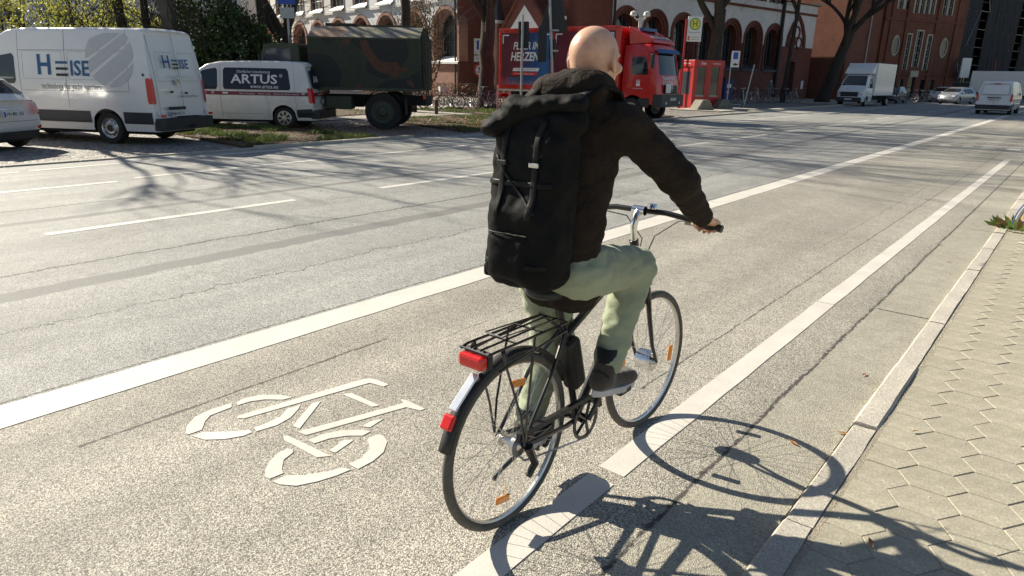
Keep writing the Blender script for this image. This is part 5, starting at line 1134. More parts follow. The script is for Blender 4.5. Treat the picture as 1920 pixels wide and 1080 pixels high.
def full_bike():
    b, w1, w2 = bicycle('black city bicycle with rear rack and red lamp ridden along the cycle lane', (-1.46, 1.79, .0), 0, steer=-.03)
    # cockpit
    st = MB(); st.tube([(0, .848, .995), (0, .838, 1.06), (0, .855, 1.105), (0, .875, 1.125)], [.015, .016, .017, .017], 10); st.lathe([(.021, -.03), (.021, .03)], (0, .878, 1.125), 'x', 12)
    s_ = st.build('stem', 'chrome', b, smooth=40); MB().lathe([(0, .022), (.018, .018), (.024, .004), (.024, 0)], (.06, .885, 1.14), 'z', 16).build('bell', 'chrome', s_, smooth=40)
    hb = MB().tube([(-.37, .835, 1.09), (-.25, .86, 1.105), (-.12, .882, 1.125), (0, .88, 1.125), (.12, .90, 1.125), (.25, .905, 1.11), (.37, .905, 1.095)], .0125, 10).build('handlebar', 'black_metal', b, smooth=True)
    for s, y0, y1 in ((1, .905, .905), (-1, .858, .835)):
        MB().tube([(s*.25, y0, 1.108), (s*.375, y1, 1.092)], [.017, .0165], 10).build('grip', 'black_plastic', hb, smooth=40)
        lv = MB(); lv.box((s*.225, y0+.012, 1.10), (.035, .03, .026)); lv.tube([(s*.225, y0+.02, 1.098), (s*.26, y0+.06, 1.085), (s*.34, y1+.06, 1.07)], [.007, .007, .005], 6)
        lv.build('brake_lever', 'steel', hb, smooth=40)
    cb = MB(); cb.tube([(.22, .93, 1.10), (.14, .99, 1.08), (.04, .965, 1.0), (.01, .93, .88)], .0028, 5); cb.tube([(-.22, .89, 1.10), (-.12, .98, 1.07), (-.02, .96, .98), (-.01, .90, .84), (-.01, .6, .52)], .0028, 5)
    cb.build('cable', 'black_plastic', b, smooth=True)
    # mudguard with lamps
    def mud(a0, a1, cyy, rr, nm):
        rows = []
        for i in range(25):
            a = a0+(a1-a0)*i/24
            rows.append([(x, cyy+rr_*math.cos(a), WR+rr_*math.sin(a)) for x, rr_ in ((-.027, rr-.014), (-.022, rr-.003), (0, rr+.003), (.022, rr-.003), (.027, rr-.014))])
        o = MB().grid(rows).build(nm, 'black_plastic', b, smooth=True); sd = o.modifiers.new('t', 'SOLIDIFY'); sd.thickness = .002; return o
    mg = mud(R(20), R(163), 0, .374, 'mudguard')
    def onmud(deg, out, w, h, t, m, nm, par):
        a = R(deg); c = Vector((0, (.374+out)*math.cos(a), WR+(.374+out)*math.sin(a)))
        mb = MB().box((0, 0, 0), (w, t, h)); 
        rm = Matrix.Rotation(a-PI, 3, 'X')
        mb.v = [tuple(rm @ Vector(q)+c) for q in mb.v]; return mb.build(nm, m, par, bevel=.008)
    onmud(130, .014, .036, .15, .008, 'white_reflector', 'white_panel', mg); onmud(147, .016, .05, .055, .02, 'red_lens', 'reflector', mg)
    # rack
    rk_ = MB(); z = .785
    for s in (-1, 1):
        rk_.tube([(s*.065, .26, z-.005), (s*.065, -.16, z), (s*.06, -.20, z-.004)], .0055, 6); rk_.tube([(s*.062, -.13, z), (s*.075, -.03, .5), (s*.075, 0, WR+.01)], .005, 6); rk_.tube([(s*.062, .06, z), (s*.075, .01, .5), (s*.075, 0, WR+.01)], .005, 6)
        rk_.tube([(s*.022, .24, z+.004), (s*.022, -.19, z+.004)], .0045, 6); rk_.tube([(s*.06, .26, z-.005), (s*.02, .325, .72)], .005, 6)
    for y in (-.2, -.05, .1, .25): rk_.tube([(-.065, y, z), (.065, y, z)], .0045, 6)
    for s in (-1, 1): rk_.tube([(s*.09, .22, z-.02), (s*.095, -.14, z-.05), (s*.09, -.17, z-.06)], .005, 6); rk_.tube([(s*.065, .2, z), (s*.09, .2, z-.02)], .005, 6); rk_.tube([(s*.065, -.12, z), (s*.095, -.13, z-.05)], .005, 6)
    rack = rk_.build('luggage_rack', 'black_metal', b, smooth=40)
    spring = MB().tube([(-.04, .22, z+.012), (-.04, -.10, z+.03), (.04, -.10, z+.03), (.04, .22, z+.012)], .003, 5).build('spring_clamp', 'steel', rack, smooth=40)
    lm = MB().bx(-.055, .055, -.225, -.185, z-.06, z-.01); lm.build('rear_lamp', 'red_lens', rack, bevel=.012)
    MB().bx(-.06, .06, -.187, -.165, z-.065, z-.002).build('lamp_housing', 'black_plastic', rack, bevel=.008)
    # drivetrain
    BBz = .285; cr = MB(); cr.lathe([(.075, -.003), (.092, -.003), (.092, .003), (.075, .003)], (.052, .45, BBz), 'x', 36, close=True)
    for i in range(5): a = i*2*PI/5; cr.tube([(.052, .45, BBz), (.052, .45+.08*math.cos(a), BBz+.08*math.sin(a))], .007, 5)
    cr.build('chainring', 'black_metal', b, smooth=40)
    ck = MB(); dy, dz = .10, .138
    ck.tube([(.066, .45, BBz), (.08, .45+dy, BBz+dz)], [.015, .010], 8, flat=.6); ck.build('crank', 'black_metal', b, smooth=40); ck = MB(); ck.tube([(-.066, .45, BBz), (-.08, .45-dy, BBz-dz)], [.015, .010], 8, flat=.6)
    ck.build('crank', 'black_metal', b, smooth=40)
    for s in (1, -1):
        cx, cy, cz = s*.135, .45+s*dy, BBz+s*dz; p = MB()
        p.box((cx, cy+.034, cz), (.085, .014, .022)); p.box((cx, cy-.034, cz), (.085, .014, .022)); p.tube([(s*.08, cy, cz), (s*.175, cy, cz)], .008, 8); p.box((s*.178, cy, cz), (.008, .08, .02))
        p.build('pedal', 'black_plastic', b)
    ch = MB(); ch.tube([(.052, .45, BBz+.092), (.052, .0, WR+.042)], .0045, 5); ch.tube([(.052, .45, BBz-.092), (.052, .03, WR-.075), (.052, -.005, WR-.04)], .0045, 5); ch.build('chain', 'steel', b)
    cg = MB(); cg.prism([(-.02, WR+.035), (-.02, WR+.062), (.45, BBz+.115), (.54, BBz+.08), (.555, BBz+.03), (.53, BBz+.03), (.45, BBz+.097)], lambda a, c, d: (d, a, c), .050, .068); cg.build('chain_guard', 'black_plastic', b)
    MB().lathe([(.018, .03), (.045, .032), (.045, .05), (.018, .052)], (0, 0, 0), 'x', 24).build('sprocket', 'steel', w1, smooth=30)
    MB().tube([(.075, .02, WR), (.08, .06, WR-.09), (.078, .02, WR-.13)], [.02, .016, .014], 8).build('derailleur', 'black_metal', b, smooth=40)
    ks = MB().tube([(-.05, .33, .275), (-.055, .30, .26), (-.06, .02, .19), (-.06, -.02, .17)], [.012, .010, .009, .011], 8).build('kickstand', 'black_metal', b, smooth=40)
    MB().box((0, .40, .55), (.075, .085, .24), Matrix.Rotation(R(17), 3, 'X')).build('lock_case', 'black_plastic', b, bevel=.02)
    MB().lathe([(.0, -.04), (.05, -.04), (.052, 0), (.05, .04), (0, .04)], (0, 1.06, WR), 'x', 20).build('hub_dynamo', 'chrome', w2, smooth=30).location = (0, -1.06, -WR)
    for a in (R(-8), R(172)):
        o = MB().box((.006, .235*math.cos(a), .235*math.sin(a)), (.012, .035, .085), Matrix.Rotation(a, 3, 'X')).build('spoke_reflector', 'orange_lens', w2, bevel=.01)
    for a in (R(80), R(260)):
        MB().box((.006, .235*math.cos(a), .235*math.sin(a)), (.012, .03, .08), Matrix.Rotation(a, 3, 'X')).build('spoke_reflector', 'orange_lens', w1, bevel=.01)
    return b
bike = full_bike()
# ---- rider: local frame of the bicycle
RO = (-1.46, 1.79, 0)
rider = thing('person', 'bald cyclist in black hooded jacket and olive trousers riding away', 'person', RO)
HIP = {1: (.095, .285, .985), -1: (-.095, .285, .985)}
KNEE = {1: (.118, .655, .93), -1: (-.125, .44, .60)}
ANK = {1: (.135, .455, .535), -1: (-.135, .27, .245)}
TOE = {1: (.14, .60, .452), -1: (-.14, .41, .185)}
HEEL = {1: (.135, .405, .485), -1: (-.135, .225, .20)}
SHO = {1: (.185, .385, 1.525), -1: (-.185, .385, 1.525)}
ELB = {1: (.325, .57, 1.325), -1: (-.33, .55, 1.325)}
WRI = {1: (.322, .80, 1.155), -1: (-.322, .745, 1.15)}
HND = {1: (.318, .875, 1.118), -1: (-.318, .815, 1.112)}
body = [('cap', (0, .285, .99), (0, .31, 1.2), .12, .11, (1.25, .9, 1)), ('cap', (0, .31, 1.2), (0, .37, 1.46), .11, .12, (1.3, .85, 1)), ('cap', (0, .39, 1.5), (0, .445, 1.69), .056, .053)]
body += [('ell', (0, .446, 1.764), (.085, .106, .097), None), ('ell', (0, .505, 1.705), (.056, .062, .068), None), ('ell', (0, .535, 1.668), (.033, .03, .026), None), ('ell', (0, .575, 1.728), (.013, .019, .028), None),
         ('ell', (0, .543, 1.762), (.056, .022, .014), None), ('ell', (0, .562, 1.688), (.024, .010, .009), None), ('ell', (0, .40, 1.72), (.058, .05, .06), None)]
for s in (-1, 1):
    body += [('ell', (s*.089, .448, 1.735), (.013, .030, .038), R3(0, 0, s*.45)), ('ell', (s*.102, .452, 1.74), (.006, .014, .020), R3(0, 0, s*.45), 'neg'), ('ell', (s*.05, .535, 1.715), (.02, .02, .02), None)]
    body += [('cap', SHO[s], ELB[s], .05, .042), ('cap', ELB[s], WRI[s], .040, .027), ('cap', (s*.05, .375, 1.51), SHO[s], .07, .055)]
    body += [('cap', HIP[s], KNEE[s], .085, .055), ('cap', KNEE[s], ANK[s], .052, .034), ('cap', HEEL[s], TOE[s], .03, .028)]
    # hand: palm, four curled fingers round the grip, thumb along it
    hx, hy, hz = HND[s]
    body += [('box', (hx, hy-.012, hz+.012), (.040, .042, .014), R3(R(-28), 0, 0), .012)]
    for q in range(4):
        fx = hx+s*(-.032+.0215*q); L = (.9, 1.0, .97, .82)[q]
        p0 = (fx, hy+.020, hz+.006); p1 = (fx, hy+.020+.028*L, hz-.006); p2 = (fx, hy+.018+.026*L, hz-.034*L); p3 = (fx, hy+.006, hz-.046*L)
        body += [('cap', p0, p1, .0098, .0092), ('cap', p1, p2, .0092, .0084), ('cap', p2, p3, .0084, .0074)]
    body += [('cap', (hx-s*.03, hy-.035, hz+.002), (hx-s*.052, hy-.006, hz-.012), .013, .0105), ('cap', (hx-s*.052, hy-.006, hz-.012), (hx-s*.050, hy+.016, hz-.032), .0105, .0085)]
eyes_cut = [('ell', (s*.031, .553, 1.738), (.014, .012, .009), None, 'neg') for s in (-1, 1)]
bo = organic('body', body+eyes_cut, .0062, 'skin', rider, k=.012, smooth_it=1)
mat('eye_white', (.75, .72, .68), .2)
for s in (-1, 1): MB().lathe([(.0001, -.0105)]+[(.0105*math.cos(a), .0105*math.sin(a)) for a in [-PI/2+PI*i/8 for i in range(1, 8)]]+[(.0001, .0105)], (s*.031, .539, 1.738), 'z', 12).build('eye', 'eye_white', rider, smooth=True)
jk = [('cap', (0, .275, 1.0), (0, .285, 1.18), .135, .128, (1.28, 1.0, 1)), ('cap', (0, .285, 1.18), (0, .35, 1.44), .128, .14, (1.32, .98, 1)),
      ('cap', (-.12, .365, 1.515), (.12, .365, 1.515), .085, .085), ('cap', (0, .36, 1.55), (0, .40, 1.60), .09, .08)]
for s in (-1, 1):
    jk += [('cap', SHO[s], ELB[s], .078, .064), ('cap', ELB[s], WRI[s], .064, .044), ('cap', (s*.02, .33, .99), (s*.05, .30, .93), .13, .12)]
# bunched hood and collar
for i in range(9):
    a = R(-70+i*40) ; jk += [('ell', (.078*math.cos(a), .405+.075*math.sin(a), 1.645-.018*math.sin(a)), (.045, .045, .045), None)]
jk += [('ell', (0, .305, 1.625), (.13, .065, .07), R3(R(-18))), ('ell', (.05, .32, 1.655), (.085, .05, .05), None), ('ell', (-.06, .305, 1.63), (.09, .06, .055), None)]
jk += [('cap', (0, .445, 1.66), (0, .43, 1.80), .075, .06, None, 'neg')]
organic('jacket', jk, .0115, 'jacket_cloth', rider, k=.035, fold=.011, fscale=7, smooth_it=1, aniso=(1, 1, 1.6))
tr = [('ell', (0, .28, .975), (.175, .15, .09), None)]
for s in (-1, 1): tr += [('cap', HIP[s], KNEE[s], .112, .084), ('cap', KNEE[s], tuple(np.array(KNEE[s])*.12+np.array(ANK[s])*.88), .082, .062), ('ell', KNEE[s], (.083, .085, .086), None)]
organic('trousers', tr, .0105, 'trouser_cloth', rider, k=.03, fold=.010, fscale=8, smooth_it=1, aniso=(1, 1, 1.8))
for s in (-1, 1):
    a, h, t_ = np.array(ANK[s]), np.array(HEEL[s]), np.array(TOE[s]); d = (t_-h)/np.linalg.norm(t_-h); ang = math.atan2(d[2], d[1])
    MB().tube([tuple(a+np.array([0, .0, .10])), tuple(a), tuple(h+np.array([0, .01, .03]))], [.044, .042, .042], 14).build('sock', 'sock_cloth', rider, smooth=True)
    shoe = organic('shoe', [('cap', tuple(h+[0, -.0, .012]), tuple(t_+[0, .01, .008]), .043, .040, (.95, 1, .9)), ('cap', tuple(a+[0, 0, .02]), tuple(h+[0, .03, .03]), .048, .045), ('ell', tuple(t_+[0, .03, .004]), (.042, .05, .03), R3(ang))], .008, 'shoe_cloth', rider, k=.02)
    so_ = MB(); L = np.linalg.norm(t_-h)+.13; mid = (h+t_)/2+np.array([0, .018, -.030])
    out = [(.034*math.sin(q)*(1.12 if math.cos(q) > 0 else .95), L/2*math.cos(q)) for q in [2*PI*i/24 for i in range(24)]]
    rmx = Matrix.Rotation(ang, 3, 'X')
    so_.prism([(x*1.2, y) for x, y in out], lambda p, q, e: tuple(rmx @ Vector((p, q, e))+Vector(mid)), -.016, .014); so_.build('sole', 'white_sole', shoe, bevel=.006)
# ---- backpack
bp = thing('backpack', 'black roll-top backpack with straps on the cyclist\'s back', 'backpack', RO)
pr = [('box', (.005, .10, 1.235), (.148, .10, .285), R3(R(-5)), .07), ('box', (.005, .055, 1.13), (.12, .085, .15), R3(R(-3)), .06), ('cap', (-.12, .12, 1.52), (.12, .13, 1.54), .075, .07, (1, .9, .75))]
organic('pack_body', pr, .011, 'pack_cloth', bp, k=.03, fold=.010, fscale=8)
organic('roll_top', [('cap', (-.12, .05, 1.515), (-.05, .085, 1.56), .045, .06, (1, 1, .65)), ('cap', (-.05, .085, 1.575), (.15, .12, 1.60), .06, .05, (1, 1, .65)), ('ell', (-.125, .04, 1.51), (.04, .05, .03), None)], .009, 'pack_cloth', bp, k=.03, fold=.008, fscale=12)
from mathutils.bvhtree import BVHTree
PK = bpy.data.objects[[o for o in bpy.data.objects if o.name.startswith('pack_body')][0].name]
_t = BVHTree.FromPolygons([v.co.copy() for v in PK.data.vertices], [tuple(p.vertices) for p in PK.data.polygons])
def onpack(x, z, off=.004):
    h = _t.ray_cast(Vector((x, -1, z)), Vector((0, 1, 0)))[0]
    return Vector((x, (h.y if h else .1)-off, z))
def strap(pts, w, name='strap', m='strap_cloth', th=.006, wrap=True):
    rows = []; P = []
    if wrap:
        for a, b in zip(pts[:-1], pts[1:]):
            for i in range(8): t = i/8; P.append((a[0]+(b[0]-a[0])*t, a[1]+(b[1]-a[1])*t))
        P.append(pts[-1])
        for i, (x, z) in enumerate(P):
            dx, dz = P[min(i+1, len(P)-1)][0]-P[max(0, i-1)][0], P[min(i+1, len(P)-1)][1]-P[max(0, i-1)][1]; L = math.hypot(dx, dz) or 1; nx, nz = -dz/L*w/2, dx/L*w/2
            rows.append([tuple(onpack(x+nx*q, z+nz*q)) for q in (-1, -.33, .33, 1)])
    else:
        for i, p in enumerate(pts):
            p = Vector(p); rows.append([tuple(p-Vector((w/2, 0, 0))), tuple(p+Vector((w/2, 0, 0)))])
    o = MB().grid(rows).build(name, m, bp, smooth=True); q = o.modifiers.new('s', 'SOLIDIFY'); q.thickness = th; q.offset = 0; return o
for x in (-.06, .075):
    s1 = strap([(x, 1.55), (x, 1.40), (x+.005, 1.22)], .024, th=.004)
    pz = onpack(x, 1.40, .010); MB().box(tuple(pz), (.040, .010, .016)).build('buckle', 'steel' if x > 0 else 'black_plastic', s1, bevel=.003)
strap([(-.13, 1.33), (.14, 1.335)], .018, th=.004); strap([(-.13, 1.06), (.14, 1.06)], .018, th=.004); strap([(-.10, 1.42), (.02, 1.30), (.10, 1.24)], .010, 'cord', th=.004)
for s in (-1, 1):
    strap([(s*.105, .20, 1.60), (s*.115, .30, 1.655), (s*.125, .40, 1.635), (s*.13, .47, 1.56), (s*.135, .50, 1.45)], .055, 'shoulder_strap', 'pack_cloth', .014, wrap=False)
MB().grid([[tuple(onpack(-.085+.17*a/10, 1.00+.16*b/8, .012 if 0 < a < 10 and 0 < b < 8 else .001)) for a in range(11)] for b in range(9)]).build('front_pocket', 'pack_cloth', bp, smooth=True)
zp = MB().tube([tuple(onpack(-.08+.16*a/8, 1.165, .008)) for a in range(9)], .0035, 5).build('zip', 'strap_cloth', bp)
MB().box((-.135, .04, 1.0), (.05, .04, .05)).build('strap_end', 'pack_cloth', bp, bevel=.012)
# ================================================================== trees and shrubs
def bark(name, c0, c1):
    m, t, b = new_mat(name); P = N(t, 'TexCoord').outputs['Object']; mp = N(t, 'Mapping'); mp.inputs['Scale'].default_value = (9, 9, 2.2); t.links.new(P, mp.inputs[0])
    n = noise_tex(t, mp.outputs[0], 1.2, 4, .7, .6); c = ramp(t, n.outputs['Fac'], [(.3, c0), (.7, c1)]); t.links.new(c, b.inputs['Base Color']); b.inputs['Roughness'].default_value = .9; bump(t, b, n.outputs['Fac'], .9, .04); return m
bark('bark_dark', (.022, .017, .013), (.07, .056, .042)); bark('bark_grey', (.07, .06, .05), (.17, .15, .12))
leafmat('bud_yellow', (.30, .33, .04), (.55, .54, .13), .5); leafmat('leaf_evergreen', (.03, .065, .018), (.11, .16, .05), .3); leafmat('leaf_brown', (.10, .06, .03), (.24, .15, .08), .3); leafmat('leaf_fresh', (.07, .14, .025), (.2, .28, .06), .4)
def grow(rng, p, d, r, length, depth, out, droop=0., spread=.55, minr=.007, kids=(2, 4)):
    n = max(3, int(length/(.32+r*1.5))); pts = [p.copy()]; rs = [r]; q = p.copy(); dd = d.copy(); tip = max(minr*.8, r*.7)
    for i in range(n):
        dd = (dd+Vector((rng.gauss(0, .10), rng.gauss(0, .10), rng.gauss(0, .08)+.035-droop))).normalized(); q = q+dd*(length/n); pts.append(q.copy()); rs.append(r+(tip-r)*(i+1)/n)
    out.append((pts, rs))
    if depth <= 0 or r < minr: return
    k = rng.randint(*kids)
    for j in range(k):
        t = rng.uniform(.35, 1.0) if j else 1.0; i = min(n, max(1, int(t*n))); a = rng.uniform(0, 2*PI)
        side = dd.orthogonal().normalized(); side = Matrix.Rotation(a, 3, dd) @ side; nd = (dd*1.0+side*rng.uniform(spread*.5, spread*1.4)).normalized()
        grow(rng, pts[i], nd, rs[i]*rng.uniform(.58, .84), length*rng.uniform(.62, .88), depth-1, out, droop, spread, minr, kids)
def tree(name, label, loc, dia, fork, seed, lean=(0, 0), depth=5, l0=4.2, limbs=4, barkm='bark_dark', leaves=None, nleaf=0, lsize=.07, group=None, spread=.6, cat='tree', minr=.014, flare=1.35):
    t = thing(name, label, cat, loc, 0, group); rng = random.Random(seed); r = dia/2; pts = []; rs = []; n = 9; q = Vector((0, 0, -.1)); 
    for i in range(n+1):
        z = fork*i/n; pts.append(Vector((lean[0]*z+rng.gauss(0, .02+.01*fork/6), lean[1]*z+rng.gauss(0, .02+.01*fork/6), z-.1))); rs.append(r*(flare if i == 0 else 1.08 if i == 1 else 1-.25*i/n))
    MB().tube(pts, rs, 14).build('trunk', barkm, t, smooth=True)
    out = []; top = pts[-1]; up = Vector((lean[0], lean[1], 1)).normalized()
    for j in range(limbs):
        a = 2*PI*j/limbs+rng.uniform(-.5, .5); nd = (up*rng.uniform(.75, 1.3)+Vector((math.cos(a), math.sin(a), 0))*rng.uniform(.45, .85)).normalized()
        k = n if j < 2 else max(4, n-j+1); grow(rng, pts[k]+Vector((0, 0, -.1)), nd, rs[k]*rng.uniform(.5, .72), l0*rng.uniform(.8, 1.2), depth, out, spread=spread, minr=minr)
    mb = MB()
    for P_, R_ in out: mb.tube(P_, R_, 7 if R_[0] > .08 else 5 if R_[0] > .03 else 3, cap=False)
    mb.build('crown', barkm, t, smooth=True, fixn=False)
    if leaves:
        lf = MB(); tips = [P_ for P_, R_ in out if R_[0] < .05] or [P_ for P_, R_ in out]
        for i in range(nleaf):
            P_ = rng.choice(tips); p = P_[rng.randrange(len(P_))]+Vector((rng.gauss(0, .12), rng.gauss(0, .12), rng.gauss(0, .12))); leafquad(lf, rng, p, lsize)
        lf.build('foliage', leaves, t, fixn=False)
    return t
def leafquad(mb, rng, p, s):
    a = Vector((rng.gauss(0, 1), rng.gauss(0, 1), rng.gauss(0, .7))).normalized()*s*rng.uniform(.6, 1.3); b = a.orthogonal().normalized()*s*.42; b = Matrix.Rotation(rng.uniform(0, 6.28), 3, a.normalized()) @ b
    mb.add([p-a*.5, p+b, p+a*.5, p-b], [(0, 1, 2, 3)])
def shrub(name, label, loc, size, seed, leaves, nleaf, lsize, stems=7, dens=1.0, gap=.05, group=None, cat='shrub'):
    t = thing(name, label, cat, loc, 0, group); rng = random.Random(seed); out = []
    for j in range(stems):
        a = 2*PI*j/stems; d = Vector((math.cos(a)*.5, math.sin(a)*.5, 1)).normalized(); grow(rng, Vector((math.cos(a)*.12, math.sin(a)*.12, 0)), d, .045, size[2]*.5, 3, out, spread=.6, minr=.008)
    mb = MB()
    for P_, R_ in out: mb.tube(P_, R_, 4, cap=False)
    mb.build('stems', 'bark_dark', t, fixn=False); lf = MB(); k = 0
    while k < nleaf:
        u = Vector((rng.gauss(0, 1), rng.gauss(0, 1), rng.gauss(0, 1))).normalized()*rng.uniform(.45, 1)**.6; p = Vector((u.x*size[0]/2, u.y*size[1]/2, size[2]*.54+u.z*size[2]*.46)); k += 1
        if noise.fractal(p*1.7+Vector((seed, 0, 0)), .6, 2, 3) < gap-.12 or p.z < .05: continue
        leafquad(lf, rng, p, lsize)
    lf.build('foliage', leaves, t, fixn=False); return t
ST = 'bare street trees along the far side'
tree('street_tree', 'dark straight street tree trunk in the grass left of the fire truck', (-24.5, 27.6, 0), .86, 6.5, 11, (0, 0), 5, 5.2, 6, group=ST)
tree('street_tree', 'bare street tree forking above the red booth', (-20.6, 46.2, 0), 1.0, 6.3, 12, (.02, .01), 5, 4.6, 5, group=ST, spread=.75)
tree('street_tree', 'leaning bare tree beside the white box truck', (-18.9, 66.3, 0), 1.05, 6.0, 13, (.22, .12), 5, 4.8, 4, group=ST, spread=.75)
tree('street_tree', 'slim dark tree before the building\'s side door', (-20.6, 61.0, 0), .36, 8.5, 14, (.02, .07), 4, 3.4, 4, group=ST)
tree('street_tree', 'dark tree trunk at the extreme left edge of the picture', (-26.3, 6.7, 0), .62, 6.8, 15, (-.02, 0), 4, 2.6, 5, group=ST)
tree('street_tree', 'tree trunk rising behind the rear end of the HEISE van', (-26.0, 12.5, 0), .58, 7.0, 16, (-.10, -.03), 4, 2.6, 5, 'bark_grey', group=ST)
tree('street_tree', 'first of two slim trunks behind the middle of the HEISE van', (-29.3, 12.2, 0), .42, 6.6, 17, (-.07, -.03), 4, 2.4, 4, leaves='bud_yellow', nleaf=1500, lsize=.09, group=ST)
tree('street_tree', 'second of two slim trunks behind the middle of the HEISE van', (-29.0, 12.9, 0), .34, 5.6, 18, (-.05, .0), 4, 2.3, 4, group=ST)
tree('street_tree', 'forked tree behind the cab of the camouflage truck', (-25.3, 16.4, 0), .60, 3.4, 19, (.0, .02), 5, 5.6, 4, group=ST, spread=.7)
tree('street_tree', 'tall dark tree next to the forked one behind the camouflage truck', (-25.2, 15.5, 0), .38, 8.5, 20, (-.03, 0), 5, 4.6, 5, group=ST)
tree('street_tree', 'ivy-brown tree behind the rear end of the camouflage truck', (-24.6, 22.2, 0), .48, 8.0, 21, (.0, .0), 5, 4.6, 5, leaves='leaf_brown', nleaf=900, lsize=.10, group=ST)
# yellow budding shrubs, evergreen and hedge
for i, (x, y, sx, sz, n) in enumerate(((-31.8, 9.9, 4.5, 5.0, 5200), (-30.6, 11.4, 3.6, 5.4, 5200), (-32.6, 13.4, 4.2, 4.6, 4200), (-33.5, 8.2, 5.0, 5.6, 4400), (-29.6, 14.6, 2.6, 4.4, 1200), (-34.5, 15.5, 5, 5, 1600))):
    shrub('budding_shrub', ['yellow-green budding shrub above the front of the HEISE van', 'dense yellow-green shrub above the middle of the HEISE van', 'loose budding shrub between the two slim trunks', 'budding shrub nearest the left edge behind the van', 'small fresh shrub right of the leaning trunk', 'faint budding shrub furthest behind the vans'][i], (x, y, 0), (sx, sx, sz), 40+i, 'bud_yellow' if i < 4 else 'leaf_fresh', n, .12, 8, gap=.14, group='budding shrubs behind the vans')
shrub('evergreen_shrub', 'large dark evergreen shrub above the white minivan', (-25.0, 14.1, 0), (2.9, 2.9, 4.0), 60, 'leaf_evergreen', 15000, .13, 9, gap=.0)
shrub('evergreen_shrub', 'taller evergreen mass touching the top edge behind the HEISE van', (-26.4, 13.9, 0), (2.2, 2.4, 6.0), 61, 'leaf_evergreen', 11000, .13, 9, gap=.0)
shrub('evergreen_shrub', 'low evergreen shrub left of the camouflage truck cab', (-24.9, 15.4, 0), (2.6, 2.4, 3.0), 62, 'leaf_fresh', 5000, .11, 8, gap=.03)
shrub('brown_shrub', 'brown leafy climber in front of the last arched window', (-32.2, 30.0, 0), (3.4, 2.4, 6.3), 63, 'leaf_brown', 4200, .12, 8, gap=.08)
h = thing('hedge', 'low clipped brown hedge behind the parked bicycles', 'hedge', (-29.5, 29.2, 0), R(38)); rng = random.Random(9); lf = MB()
for i in range(9000): leafquad(lf, rng, Vector((rng.uniform(-4.5, 4), rng.uniform(-.4, .4), rng.uniform(.05, 1.25))), .07)
lf.build('foliage', 'leaf_brown', h, fixn=False); hs = MB()
for i in range(40): x = rng.uniform(-4.5, 4); hs.tube([(x, 0, 0), (x+rng.gauss(0, .1), rng.gauss(0, .15), 1.1)], .012, 3)
hs.build('stems', 'bark_dark', h)
# leaf litter under the parked vehicles
lt = MB(); rng = random.Random(8)
for i in range(5200):
    x, y = (rng.uniform(-20.5, -14.6), rng.uniform(8.3, 23)) if i < 3800 else (rng.uniform(-24, -14.4), rng.uniform(-2, 34)); z = .055 if i < 3800 else .03
    s = rng.uniform(.03, .06); a = rng.uniform(0, 6.28); lt.add([(x+s*math.cos(a), y+s*math.sin(a), z), (x+s*.5*math.cos(a+1.6), y+s*.5*math.sin(a+1.6), z+.012), (x-s*math.cos(a), y-s*math.sin(a), z+.004), (x-s*.5*math.cos(a+1.6), y-s*.5*math.sin(a+1.6), z+.014)], [(0, 1, 2, 3)])
o = lt.build('fallen_leaves', 'dry_leaf', fixn=False); tag(o, 'dry brown leaves littering the verge and cobbles', 'leaves', kind='stuff')
for i, (x, y) in enumerate(((-1.22, 5.02), (-.74, 4.27), (-.80, 3.16), (-.36, 3.62), (-.315, 2.54), (-.63, 3.42), (-.72, 7.3), (-.8, 7.8), (-1.0, 8.6))):
    s = .022+.01*(i % 3); a = i*1.3; z = .008 if x < -.62 else .038
    o = MB().add([(s*math.cos(a), s*math.sin(a), 0), (.3*s*math.cos(a+1.6), .3*s*math.sin(a+1.6), .006), (-s*math.cos(a), -s*math.sin(a), .003), (-.3*s*math.cos(a+1.6), -.3*s*math.sin(a+1.6), .005)], [(0, 1, 2, 3)]).build('dry_leaf', 'dry_leaf', fixn=False)
    o.location = (x, y, z); tag(o, ['dry leaf on the asphalt right of the edge line', 'pale dry leaf in the gutter beside the kerb', 'orange leaf in the gutter ahead of the bicycle shadow', 'orange-brown leaf on the first row of paving tiles', 'small red leaf on the paving near the handlebar shadow', 'brown leaf against the kerb joint', 'nearest of three leaves far along the gutter', 'middle of three leaves far along the gutter', 'furthest of three leaves far along the gutter'][i], 'leaf', 'dry leaves near the kerb')
# ================================================================== street furniture, far bicycles, passer-by
mat('booth_red', (.38, .012, .012), .4, var=.08, coat=.2); mat('sign_blue', (.015, .07, .38), .4); mat('sign_green', (.02, .30, .09), .4); mat('sign_yellow', (.80, .65, .05), .4); mat('concrete_block', (.20, .19, .15), .9, var=.25, scale=5, bmp=.4, bscale=25)
mat('pole_grey', (.42, .42, .42), .5, .4, var=.12); mat('wood_post', (.07, .05, .035), .9, var=.3, scale=14); mat('meter_blue', (.015, .03, .14), .5); mat('lamp_white', (.62, .61, .58), .5); mat('scooter_green', (.15, .65, .35), .4); mat('coat_grey', (.16, .145, .13), .9); mat('hair_grey', (.45, .44, .42), .8)
def disc(c, r, fn, n=28): return [fn(r*math.cos(2*PI*i/n), r*math.sin(2*PI*i/n)) for i in range(n)]
def flat(par, pts, m, name): return MB().add(pts, [tuple(range(len(pts)))]).build(name, m, par, fixn=False)
def post(loc, h, label, name='sign_post', r=.035, rz=0, lean=(0, 0), m='pole_grey', cat='sign'):
    t = thing(name, label, cat, loc, rz); MB().tube([(0, 0, -.1), (lean[0]*h, lean[1]*h, h)], r, 10).build('pole', m, t, smooth=40); return t
